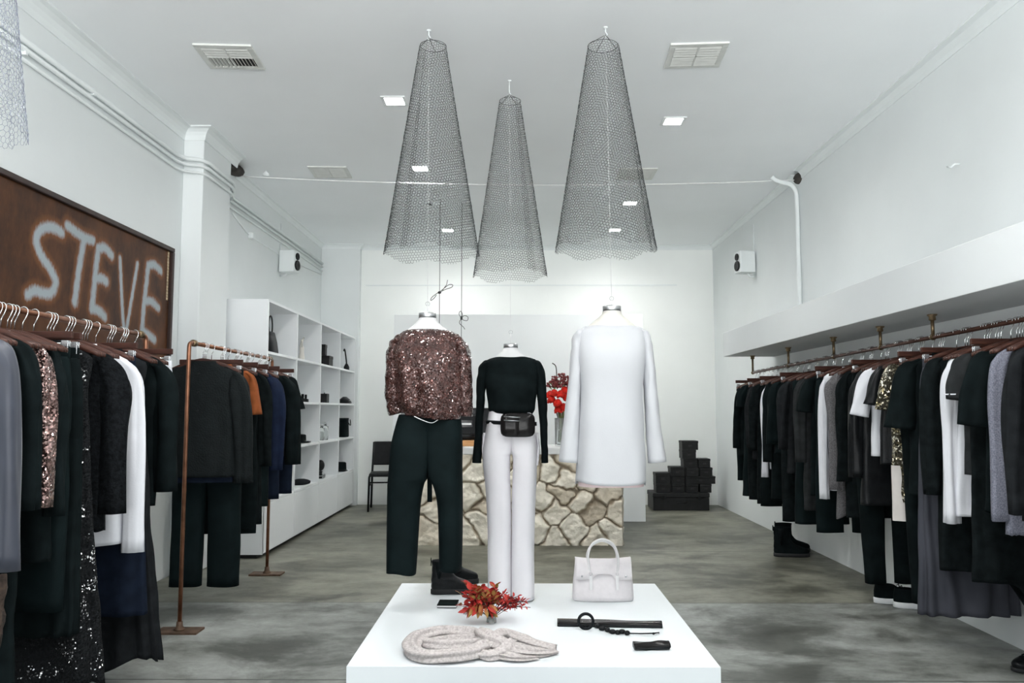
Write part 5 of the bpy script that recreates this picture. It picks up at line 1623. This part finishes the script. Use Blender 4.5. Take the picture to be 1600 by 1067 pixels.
rup(6.60, 'black_cardigan', 'black long cardigan hanging right in front of the far white shirt', 'cardigan', K1, 'black cardigan in front of the far white shirt', L=1.10, slen=0.70, srx=0.044, rz=-0.06)
rup(6.46, 'black_blouse', 'black blouse with loose sleeves two places nearer than the far white shirt', 'blouse', K3, 'black loose-sleeved blouse', L=0.72, slen=0.55, cuff=0.06)
rlo(6.34, 'black_trousers', 'black trousers clipped between the loose-sleeved blouse and the charcoal-sleeved tunic', 'trousers', K2, 'black trousers by the loose-sleeved blouse', L=1.24, hem=0.105)
rup(6.20, 'charcoal_tunic', 'charcoal tunic with soft faded sleeve on the far half of the right rail', 'tunic', CH1, 'charcoal tunic', L=0.86, slen=0.58)
rup(6.04, 'black_dress', 'black sleeveless long dress above the standing ankle boot', 'dress', K3, 'black sleeveless dress above the ankle boot', L=1.22, slv=None, hem=0.20)
rup(5.86, 'dark_grey_coat', 'dark grey long-sleeved coat above the ankle boot by the right wall', 'coat', CH2, 'dark grey coat above the ankle boot', L=1.10, slen=0.66, srx=0.052)
rup(5.70, 'black_tee', 'black short-sleeved tunic beside the dark grey coat on the right rail', 'top', K1, 'black short-sleeved tunic', L=0.98, slv='short', slen=0.30, srx=0.06, cuff=0.068, sout=0.035)
rlo(5.58, 'black_trousers', 'black trousers clipped just beyond the long white shirt sleeve', 'trousers', K3, 'black trousers by the long white sleeve', L=1.22, hem=0.115)
rup(5.42, 'white_shirt', 'white shirt showing as a long thin strip beside the grey marl cardigan', 'shirt', WCOT, 'thin white shirt beside the grey cardigan', L=0.92, slen=0.88, srx=0.024, sry=0.03, cuff=0.03, hem=0.175, w=0.19)
rup(5.24, 'grey_cardigan', 'grey marl wool cardigan with a drooping point on the right rail', 'cardigan', GREYM, 'grey marl cardigan', L=0.98, slen=0.80, srx=0.055, sry=0.045, cuff=0.05, hem=0.21, hemf=lambda x, s: -0.10 * max(0, (-x) / 0.2), sfwd=-0.01)
rup(5.10, 'black_coat', 'black coat with a dull sheen sleeve nearer than the grey marl cardigan', 'coat', K2, 'black coat nearer than the grey cardigan', L=1.06, slen=0.74, srx=0.046)
rlo(4.98, 'black_trousers', 'longest black trousers ending in a strap loop near the floor on the right rail', 'trousers', K1, 'long black trousers with the strap loop', L=1.44, hem=0.075, t=0.034)
rup(4.88, 'black_tunic', 'black leather-look long tunic directly behind the white tee on the right rail', 'tunic', K4, 'black leather-look tunic', L=0.96, slen=0.70, srx=0.044)
rup(4.72, 'white_tee', 'white tee with a flared short sleeve on the right rail', 'tee', WCOT, 'white flared-sleeve tee', L=0.66, slv='short', slen=0.33, srx=0.052, cuff=0.062, sout=0.06)
rup(4.60, 'leather_tee', 'black leather short-sleeved top between the white tee and gold sequins', 'top', K4, 'black leather short-sleeved top', L=0.70, slv='short', slen=0.27, srx=0.052, cuff=0.055, sout=0.035)
rup(4.47, 'sequined_dress', 'gold and silver sequined dress with pale lining on the right rail', 'dress', SEQG, 'gold sequined dress', L=0.90, slv='short', slen=0.30, srx=0.046, cuff=0.05, hem=0.195, w=0.192, t=0.045,
    parts=[('lining', lambda o: body([(-0.70, -0.198, 0.198, 0.047, 0), (-1.0, -0.205, 0.205, 0.05, 0)], rows=14, folds=(9, 0.005), seed=3), mat('ivory_lining', (0.62, 0.58, 0.55), 0.6, 0, 0.05, 10), 'pale ivory lining hanging below the sequins')])
rlo(4.36, 'black_trousers', 'black straight trousers hanging over the white-soled sneakers', 'trousers', K1, 'black straight trousers over the sneakers', L=1.42, hem=0.085, t=0.034)
rup(4.25, 'black_cape_top', 'big black draped top with wide batwing sleeves on the near right rail', 'top', K1, 'big black batwing top', L=0.84, slv='short', slen=0.40, srx=0.075, cuff=0.085, sout=0.045, sry=0.05, hem=0.205)
rlo(4.12, 'slate_skirt', 'long slate grey flared skirt reaching near the floor on the right', 'skirt', SKIRTG, 'long slate flared skirt', kind='skirt', L=1.42, skirt_hem=0.245, hem_t=0.06, folds=(11, 0.022), t=0.03)
rup(4.00, 'black_coat', 'black wool long coat between the batwing top and the long white shirt', 'coat', K2, 'black wool coat by the long white shirt', L=1.18, slen=0.72, srx=0.055, sry=0.045, w=0.195)
rup(3.83, 'white_shirt', 'long white shirt hanging brightest on the near part of the right rail', 'shirt', WCOT, 'brightest long white shirt', L=0.90, slen=0.84, srx=0.042, sry=0.034, cuff=0.040, w=0.19, hem=0.20, t=0.03, hem_t=0.036)
rup(3.74, 'grey_polo', 'charcoal polo with white-tipped sleeve on the near right rail', 'polo shirt', CH2, 'white-tipped charcoal polo', L=0.70, slv='short', slen=0.26, srx=0.055, cuff=0.06, sout=0.03, w=0.19, t=0.03, hem_t=0.034,
    parts=[('sleeve_tipping', cuffband(-1, 0.19, -0.33, 0.058, 0.038, 0.028, 0.006), WCOT, 'white sleeve tipping')])
rlo(3.665, 'black_skirt', 'black uneven-hem skirt hanging low under the wide tee on the right', 'skirt', K2, 'black uneven-hem skirt', kind='skirt', L=1.18, skirt_hem=0.235, hem_t=0.03, t=0.02, folds=(7, 0.008), hemf=lambda x, s: -0.14 * math.exp(-((x - 0.05) / 0.06) ** 2) - 0.05 * x)
rup(3.58, 'black_tee', 'wide black tee facing out on the near right rail', 'tee', K1, 'wide black tee', L=0.86, slv='short', slen=0.38, srx=0.075, cuff=0.085, sout=0.05, sry=0.036, t=0.03, hem_t=0.034, hem=0.215, hemf=lambda x, s: 0.02 * math.sin(x * 18))
rup(3.44, 'marl_shirt', 'blue-grey marl shirt with frayed hem at the near right of the rail', 'shirt', BLUEM, 'blue-grey marl shirt', L=0.93, slen=0.78, srx=0.046, cuff=0.044, w=0.19, hemf=lambda x, s: 0.012 * N3(x * 70, 1, 2))
rup(3.32, 'charcoal_shirt', 'charcoal overshirt cut by the right edge of the photo', 'shirt', CH1, 'charcoal overshirt at the right edge', L=0.86, slen=0.74, srx=0.050)
rlo(3.24, 'black_trousers', 'black wide trousers lowest at the right edge of the photo', 'trousers', K3, 'black wide trousers at the right edge', L=1.34, hem=0.125, t=0.028, hemf=lambda x, s: 0.05 * x)
rup(3.12, 'pale_blue_shirt', 'pale blue shirt barely showing at the right edge of the photo', 'shirt', mat('pale_blue_cotton', (0.42, 0.47, 0.58), 0.85, 0, 0.05, 10), 'pale blue shirt at the right edge', L=0.82, slen=0.66)

# ------------------------------------------------------------------ left-hand racks
def rack(label, x, y0, y1, z, plates=(True, True)):
    t = thing('clothes_rack', label, 'clothes rack', (x, (y0 + y1) / 2, 0), 0, 'copper pipe clothes racks')
    h = (y1 - y0) / 2
    MB().tube([(0, -h + 0.045, z), (0, h - 0.045, z)], 0.0115, 12).build('rail', COPPER, t)
    for s in (-1, 1):
        el = smooth_path([(0, s * (h - 0.045), z), (0, s * (h - 0.015), z - 0.004), (0, s * (h - 0.003), z - 0.018), (0, s * h, z - 0.05)], 5)
        MB().tube(list(el) + [(0, s * h, 0.03)], 0.0115, 12).build('pole', COPPER, t)
        f = MB()
        f.v = []
        f.tube([(0, s * (h - 0.085), z), (0, s * (h - 0.078), z), (0, s * (h - 0.05), z), (0, s * (h - 0.043), z)], [0.014, 0.020, 0.020, 0.013], 12)
        f.build('elbow_fitting', BRASS, t)
        MB().lathe([(0.03, 0.012), (0.028, 0.018), (0.018, 0.03), (0.016, 0.055), (0.012, 0.056)], 14, (0, s * h, 0)).build('floor_flange', RUSTP, t)
        MB().box((-0.115, s * h - 0.06, 0.0), (0.115, s * h + 0.06, 0.012)).build('base_plate', RUSTP, t, False, 0.002)
    return t


LX1, LZ1 = -1.89, 1.575
LX2, LZ2 = -1.835, 1.575
rack('copper pipe clothes rack nearest the camera under the rusted sign', LX1, 2.25, 4.02, LZ1)
rack('copper pipe clothes rack standing before the white shelving', LX2, 4.42, 5.93, LZ2)
GL = 'clothes on the near left rack'
GM = 'clothes on the far left rack'


def lup(Y, name, label, cat, m, hold, **k):
    return upper(name, label, cat, (LX1, Y, LZ1), k.pop('rz', rj.uniform(-0.05, 0.05)), m, GL, hold, **k)


def llo(Y, name, label, cat, m, hold, **k):
    return lower_(name, label, cat, (LX1, Y, LZ1), k.pop('rz', rj.uniform(-0.04, 0.04)), m, GL, hold, **k)


def mup(Y, name, label, cat, m, hold, **k):
    return upper(name, label, cat, (LX2, Y, LZ2), k.pop('rz', rj.uniform(-0.05, 0.05)), m, GM, hold, **k)


def mlo(Y, name, label, cat, m, hold, **k):
    return lower_(name, label, cat, (LX2, Y, LZ2), k.pop('rz', rj.uniform(-0.04, 0.04)), m, GM, hold, **k)


lup(2.59, 'satin_shirt', 'blue-grey satin shirt at the left edge of the photo', 'shirt', SATIN, 'blue-grey satin shirt', L=0.84, slen=0.80, srx=0.06, sry=0.045, cuff=0.055, folds=(5, 0.014), wob=0.022, hem=0.21)
lup(2.74, 'fur_coat', 'brown-edged dark coat low at the left edge of the photo', 'coat', K1, 'brown-edged dark coat', L=1.30, slen=0.62, hem=0.20, srx=0.045, t=0.03, hem_t=0.034, sry=0.032,
    parts=[('fur_edge', lambda o: sleeve([(0.175, -0.045, -0.92, 0.012, 0.02), (0.172, -0.055, -1.05, 0.026, 0.03), (0.150, -0.06, -1.18, 0.032, 0.032), (0.105, -0.06, -1.30, 0.032, 0.03)], 16, 6, 2, 0.01), FURB, 'brown fur edge')])
lup(2.84, 'sequined_jacket', 'rose-brown sequined jacket glittering on the near left rack', 'jacket', SEQB2, 'rose-brown sequined jacket', L=0.66, slen=0.62, srx=0.034, sry=0.035, cuff=0.034, w=0.195, hem=0.19, t=0.03, hem_t=0.034)
lup(2.92, 'black_cardigan', 'thin black cardigan right behind the rose-brown sequined jacket', 'cardigan', K1, 'thin black cardigan behind the sequins', L=0.92, slen=0.66, srx=0.036, sry=0.03, t=0.026, hem_t=0.03)
llo(3.01, 'black_trousers', 'black trousers on silver clips on the near left rack', 'trousers', K3, 'black trousers on the near left rack', L=1.12, hem=0.105)
llo(3.08, 'black_skirt', 'black pleated skirt clipped behind the black trousers on the near left rack', 'skirt', K1, 'black pleated skirt on the near left rack', kind='skirt', L=1.22, skirt_hem=0.22, folds=(13, 0.012))
lup(3.17, 'sequined_dress', 'long black sequined evening dress reaching lowest on the near left rack', 'dress', SEQK, 'long black sequined dress', L=1.44, slv=None, hem=0.27, hem_t=0.07, folds=(9, 0.022), w=0.185, hemf=lambda x, s: -0.03 * math.sin(x * 22))
lup(3.30, 'lace_top', 'black lace top with wide sleeves in front of the white shirt', 'top', KL, 'black lace top', L=0.86, slen=0.70, srx=0.062, sry=0.045, cuff=0.066, w=0.195, sout=0.045, hemf=lambda x, s: 0.010 * math.sin(x * 60))
lup(3.43, 'white_shirt', 'white shirt sticking out behind the black lace top', 'shirt', WCOT, 'white shirt behind the black lace top', L=0.96, slen=0.88, srx=0.050, sry=0.036, cuff=0.045, w=0.205, sout=0.05, hem=0.21, hemf=lambda x, s: 0.10 * x)
llo(3.54, 'navy_skirt', 'dark navy skirt hanging low behind the white shirt', 'skirt', NAVY2, 'dark navy skirt', kind='skirt', L=1.26, skirt_hem=0.27, folds=(5, 0.012), hem_t=0.06)
lup(3.64, 'charcoal_dress', 'long charcoal pleated dress ending near the floor on the near left rack', 'dress', SKIRTG if False else CH1, 'long charcoal pleated dress', L=1.50, slv=None, hem=0.30, t=0.03, hem_t=0.05, folds=(17, 0.020), w=0.185, hemf=lambda x, s: -0.035 * math.sin(x * 16 + 1))
lup(3.76, 'black_tunic', 'black wide tunic last before the end pole of the near left rack', 'tunic', K1, 'black wide tunic by the end pole', L=0.82, slen=0.66, srx=0.06, sry=0.036, t=0.03, hem_t=0.034, cuff=0.062, w=0.205, sout=0.04)
llo(3.90, 'white_skirt', 'white skirt clipped at the end of the near left rack', 'skirt', WCOT, 'white skirt at the rack end', kind='skirt', L=0.62, skirt_hem=0.205, folds=(5, 0.006), w=0.185)

q_ = mup(4.62, 'quilted_jacket', 'black quilted jacket facing out at the front of the far left rack', 'jacket', QUILT, 'black quilted jacket', L=0.76, slen=0.70, srx=0.062, sry=0.05, cuff=0.055, w=0.20, sout=0.05, hem=0.215, t=0.045, neck=0.075, rz=0.05,
         parts=[('neck_label', neck_label, WCOT, 'white neck label'), ('button_row', button_row(-0.17, -0.7, 6, -0.056), K4, None), ('lining', lambda o: body([(-0.70, -0.19, 0.19, 0.035, 0), (-0.79, -0.19, 0.19, 0.036, 0)], rows=8, folds=(3, .003), seed=1), NAVY2, 'navy lining at the hem')])
mlo(4.75, 'wide_trousers', 'black wide trousers hanging below the quilted jacket', 'trousers', K3, 'black wide trousers below the quilted jacket', L=1.40, hem=0.112, w=0.19, t=0.05, rise=0.62, gap=0.002)
mup(4.90, 'rust_top', 'rust orange short-sleeved top on the far left rack', 'top', RUSTO, 'rust orange top', L=0.80, slv='short', slen=0.31, srx=0.042, cuff=0.042, sout=0.015, w=0.195)
mlo(5.02, 'black_trousers', 'black trousers clipped behind the rust orange top', 'trousers', K1, 'black trousers behind the rust top', L=1.14, hem=0.11)
mup(5.14, 'black_coat', 'black long coat between the rust top and the navy sweater', 'coat', K2, 'black coat before the navy sweater', L=1.10, slen=0.64, srx=0.046)
mlo(5.24, 'black_skirt', 'black skirt on silver clips just before the navy sweater', 'skirt', K3, 'black skirt before the navy sweater', kind='skirt', L=1.0, skirt_hem=0.20)
mup(5.36, 'navy_sweater', 'navy blue knitted sweater on the far left rack', 'sweater', NAVY, 'navy blue sweater', L=0.72, slen=0.68, srx=0.058, sry=0.048, cuff=0.040, w=0.195)
mlo(5.48, 'dark_trousers', 'dark navy trousers clipped behind the navy sweater', 'trousers', NAVY2, 'dark trousers behind the navy sweater', L=0.98, hem=0.11)
mup(5.60, 'black_sweater', 'black loose sweater second from the far end of the far left rack', 'sweater', K1, 'black loose sweater', L=0.70, slen=0.66, srx=0.060, sry=0.05, cuff=0.05, w=0.215, sout=0.05)
mup(5.74, 'black_tee', 'black tee last on the far left rack beside the shelving', 'tee', K2, 'last black tee', L=0.70, slv='short', slen=0.28, srx=0.055, cuff=0.06, w=0.205, sout=0.03)
mlo(5.84, 'navy_trousers', 'dark navy cropped trousers clipped at the far end of the far left rack', 'trousers', NAVY2, 'dark navy cropped trousers at the far end', L=0.98, hem=0.10)

# ------------------------------------------------------------------ things on the white shelves
def sp(px, row, X=-2.2):
    Y = -X * F / (VX - px)
    return (X, Y, ROWZ[row] + 0.0006)


t = thing('tote_bag', 'tall black tote bag on the top left shelf', 'bag', sp(420, 3, -2.22))
MB().loft([bagring(0, 0.055, 0.12), bagring(0.01, 0.06, 0.125), bagring(0.12, 0.045, 0.115), bagring(0.21, 0.018, 0.10)], True, True).build('bag_body', K4, t)
MB().tube(smooth_path([(0.0, -0.045, 0.20), (0.0, -0.055, 0.28), (0.0, -0.03, 0.345), (0, 0.02, 0.345), (0.0, 0.05, 0.28), (0.0, 0.045, 0.20)], 5), 0.007, 8).build('handle', K4, t)
t = thing('figurine', 'pale angular bird figurine on the top shelf', 'figurine', sp(470, 3, -2.19))
MB().loft([bagring(0, 0.03, 0.05, 2.4, 24), bagring(0.04, 0.028, 0.05, 2.2, 24), bagring(0.10, 0.02, 0.035, 2.2, 24), bagring(0.14, 0.022, 0.045, 2.2, 24), bagring(0.16, 0.012, 0.03, 2.2, 24)], True, True).build('figure_body', IVORY, t)
MB().loft([[(0, -0.04, 0.15), (0.012, -0.03, 0.15), (0, -0.02, 0.17)], [(0, 0.03, 0.24), (0.008, 0.04, 0.235), (0, 0.05, 0.25)], [(0, 0.09, 0.255), (0.002, 0.09, 0.254), (0, 0.09, 0.256)]], True, True).build('wing', IVORY, t)
MB().tube([(0.0, -0.03, 0.15), (0.02, -0.07, 0.20), (0.02, -0.09, 0.215)], [0.018, 0.012, 0.004], 8).build('head', IVORY, t)
for i, (px, a, b, z0, z1, lab) in enumerate([(508, 0.06, 0.09, 0, 0.115, 'wide black gift box on the top shelf'), (505, 0.03, 0.045, 0.1156, 0.235, 'narrow black box standing on the wide gift box')]):
    x, y, z = sp(px, 3, -2.16)
    t = thing('gift_box', lab, 'box', (x, y - (0.03 if i else 0), z + z0), 0)
    MB().box((-a, -b, 0), (a, b, (z1 - z0) * 0.7)).build('box_base', CARDK, t, False, 0.003)
    MB().box((-a - 0.003, -b - 0.003, (z1 - z0) * 0.7), (a + 0.003, b + 0.003, z1 - z0)).build('lid', CARDK, t, False, 0.003)
t = thing('chain_bag', 'small grey purse with looping handle on the far top shelf', 'bag', sp(539, 3, -2.15))
MB().tube(smooth_path([(0, -0.10, 0.24), (0, -0.06, 0.26), (0, 0.0, 0.20), (0, 0.06, 0.10), (0, 0.085, 0.0 + 0.006)], 6), 0.009, 8).build('handle', CH2, t)
MB().loft([bagring(0, 0.03, 0.05), bagring(0.05, 0.03, 0.055), bagring(0.09, 0.008, 0.04)], True, True).build('bag_body', CH2, t).location = (0, 0.07, 0)
t = thing('round_ornament', 'beige round ornament on the second shelf half hidden by the black tee', 'ornament', sp(452, 2, -2.2))
MB().lathe([(0.03, 0), (0.035, 0.008), (0.012, 0.014), (0.012, 0.03)], 20).build('stand', IVORY, t)
MB().lathe([(0.01, -0.012), (0.055, -0.010), (0.06, 0.0), (0.055, 0.010), (0.01, 0.012)], 24).build('disc', mat('beige_ceramic', (0.55, 0.45, 0.36), 0.5, 0, 0.05, 12), t).matrix_local = Matrix.Translation((0, 0, 0.085)) @ Matrix.Rotation(PI / 2, 4, 'X')


def bottle(px, row, X, label, m, r, h, capm, neck=0.35, group=None, liquid=None):
    t = thing('perfume_bottle', label, 'bottle', sp(px, row, X), 0, group)
    MB().loft([bagring(0, r, r, 5, 32), bagring(h, r, r, 5, 32), bagring(h + 0.006, r * neck, r * neck, 3, 32), bagring(h + 0.014, r * neck, r * neck, 3, 32)], True, True).build('bottle_body', m, t)
    MB().lathe([(r * neck * 1.3, h + 0.010), (r * neck * 1.3, h + 0.045), (r * neck * 0.9, h + 0.047)], 20).build('cap', capm, t)
    return t


bottle(466, 2, -2.2, 'tall pale perfume bottle leftmost on the second shelf', WATER, 0.018, 0.09, CHROME)
bottle(473, 2, -2.17, 'short dark perfume bottle beside the tall pale one', PLASK, 0.030, 0.035, K4)
bottle(478, 2, -2.14, 'second dark perfume bottle at the shelf edge', PLASK, 0.026, 0.03, PLASK)
t = thing('candle_box', 'black square candle box with wick lid on the second shelf', 'candle', sp(507, 2, -2.14))
MB().box((-0.04, -0.055, 0), (0.04, 0.055, 0.10)).build('box_body', CARDK, t, False, 0.003)
MB().tube([(0, 0, 0.10), (0, 0, 0.135)], 0.006, 8).build('stopper', CHROME, t)
t = thing('clutch_bag', 'soft black leather clutch on the far second shelf', 'bag', sp(539, 2, -2.15))
MB().loft([bagring(0.0, 0.07, 0.14, 2.4), bagring(0.01, 0.08, 0.15, 2.4), bagring(0.05, 0.06, 0.12, 2.2), bagring(0.085, 0.02, 0.05, 2)], True, True).build('bag_body', K4, t)
MB().tube([(0.075, -0.10, 0.035), (0.078, 0.0, 0.045), (0.075, 0.10, 0.035)], 0.004, 6).build('zip', STEEL, t)


def hat(pos, label, m, br, cr, ch):
    t = thing('hat', label, 'hat', pos)
    MB().lathe([(cr, 0.006), (br * 0.8, 0.003), (br, 0.008), (br, 0.012), (br * 0.8, 0.008), (cr * 1.02, 0.012)], 36, sx=0.8, cap0=False, cap1=False).build('brim', m, t)
    MB().lathe([(cr * 1.02, 0.006), (cr, 0.03), (cr * 0.96, ch * 0.9), (cr * 0.8, ch), (cr * 0.2, ch * 0.93)], 36, sx=0.8).build('crown', m, t)
    MB().lathe([(cr * 1.03, 0.008), (cr * 1.025, 0.03)], 36, sx=0.8, cap0=False, cap1=False).build('hat_band', K4, t)
    return t


hat(sp(468.5, 1, -2.22), 'black flat-brimmed hat on the third shelf', K2, 0.15, 0.09, 0.085)
bottle(503.5, 1, -2.16, 'left clear glass scent bottle on the third shelf', GLASS, 0.030, 0.13, CHROME)
bottle(509.5, 1, -2.14, 'right clear glass scent bottle on the third shelf', GLASS, 0.030, 0.15, CHROME)
t = thing('bucket_bag', 'black upright bucket bag on the far third shelf', 'bag', sp(537, 1, -2.15))
MB().loft([bagring(0, 0.06, 0.10), bagring(0.01, 0.065, 0.108), bagring(0.20, 0.06, 0.10), bagring(0.23, 0.062, 0.115), bagring(0.232, 0.04, 0.08)], True, True).build('bag_body', K1, t)
MB().tube(smooth_path([(0.066, -0.09, 0.21), (0.085, -0.02, 0.15), (0.085, 0.04, 0.15), (0.066, 0.10, 0.21)], 5), 0.006, 8).build('strap', K4, t)
t = thing('folded_scarf', 'dark folded flat cloth on the bottom shelf', 'scarf', sp(471, 0, -2.2))
MB().loft([bagring(0, 0.09, 0.16), bagring(0.02, 0.095, 0.165), bagring(0.035, 0.07, 0.13), bagring(0.045, 0.04, 0.08)], True, True).build('cloth', CH1, t)
t = thing('bust_ornament', 'small black bust ornament on the bottom shelf', 'ornament', sp(503, 0, -2.15))
MB().lathe([(0.04, 0), (0.045, 0.02), (0.02, 0.05), (0.025, 0.08)], 20).build('stand', PLASK, t)
MB().ball((0, 0, 0.14), 0.045, 0.05, 0.06, 16, 10).build('head', PLASK, t)
t = thing('sunglasses', 'pair of sunglasses at the front of the bottom shelf', 'sunglasses', sp(508.5, 0, -2.1))
gl = MB()
for s in (-1, 1):
    gl.tube([(0, s * 0.035 + 0.026 * math.cos(a), 0.03 + 0.024 * math.sin(a)) for a in np.linspace(0, 2 * PI, 17)], 0.003, 6)
    gl.tube([(0, s * 0.062, 0.035), (-0.10, s * 0.06, 0.03), (-0.12, s * 0.06, 0.012)], 0.0025, 6)
gl.build('frame', STEEL, t)
for s in (-1, 1):
    ls = MB().lathe([(0.001, 0), (0.024, 0.0005)], 20).build('lens', SCREEN, t)
    ls.matrix_local = Matrix.Translation((0, s * 0.035, 0.03)) @ Matrix.Rotation(PI / 2, 4, 'Y')
hat(sp(533, 0, -2.16), 'small black cap on the far bottom shelf', K1, 0.12, 0.10, 0.11)

# ------------------------------------------------------------------ daylight, world, camera
W = bpy.data.worlds.new('World'); bpy.context.scene.world = W; W.use_nodes = True
nt = W.node_tree; bg = nt.nodes['Background']
# overcast sky above, bright unseen pavement added below the horizon to light the ceiling
tc = nt.nodes.new('ShaderNodeTexCoord'); sx_ = nt.nodes.new('ShaderNodeSeparateXYZ'); nt.links.new(tc.outputs['Generated'], sx_.inputs[0])
rp = nt.nodes.new('ShaderNodeValToRGB'); e = rp.color_ramp.elements
e[0].position = 0.47; e[0].color = (0.98, 0.985, 0.985, 1); e[1].position = 0.53; e[1].color = (0.13, 0.14, 0.148, 1)
mr_ = nt.nodes.new('ShaderNodeMapRange'); mr_.inputs['From Min'].default_value = -1
nt.links.new(sx_.outputs['Z'], mr_.inputs['Value']); nt.links.new(mr_.outputs['Result'], rp.inputs['Fac'])
nt.links.new(rp.outputs['Color'], bg.inputs['Color'])
bg.inputs['Strength'].default_value = 10.5
pl = bpy.data.lights.new('shopfront_daylight', 'AREA'); pl.shape = 'RECTANGLE'
pl.size = XR - XL; pl.size_y = ZC; pl.cycles.is_portal = True
po = bpy.data.objects.new('shopfront_daylight', pl); C.objects.link(po)
po.location = (0, YF, ZC / 2); po.rotation_euler = (PI / 2, 0, 0)

cam = bpy.data.cameras.new('camera'); co = bpy.data.objects.new('camera', cam); C.objects.link(co)
cam.sensor_width = 36; cam.lens = F / 1600 * 36; cam.clip_start = 0.05
co.location = EYEV; co.rotation_euler = ROT.to_euler()
sc_ = bpy.context.scene
sc_.camera = co
sc_.view_settings.view_transform = 'Standard'; sc_.view_settings.look = 'None'
sc_.view_settings.gamma = 1; sc_.view_settings.exposure = -0.06; sc_.view_settings.use_curve_mapping = False
sc_.cycles.max_bounces = 12; sc_.cycles.diffuse_bounces = 8
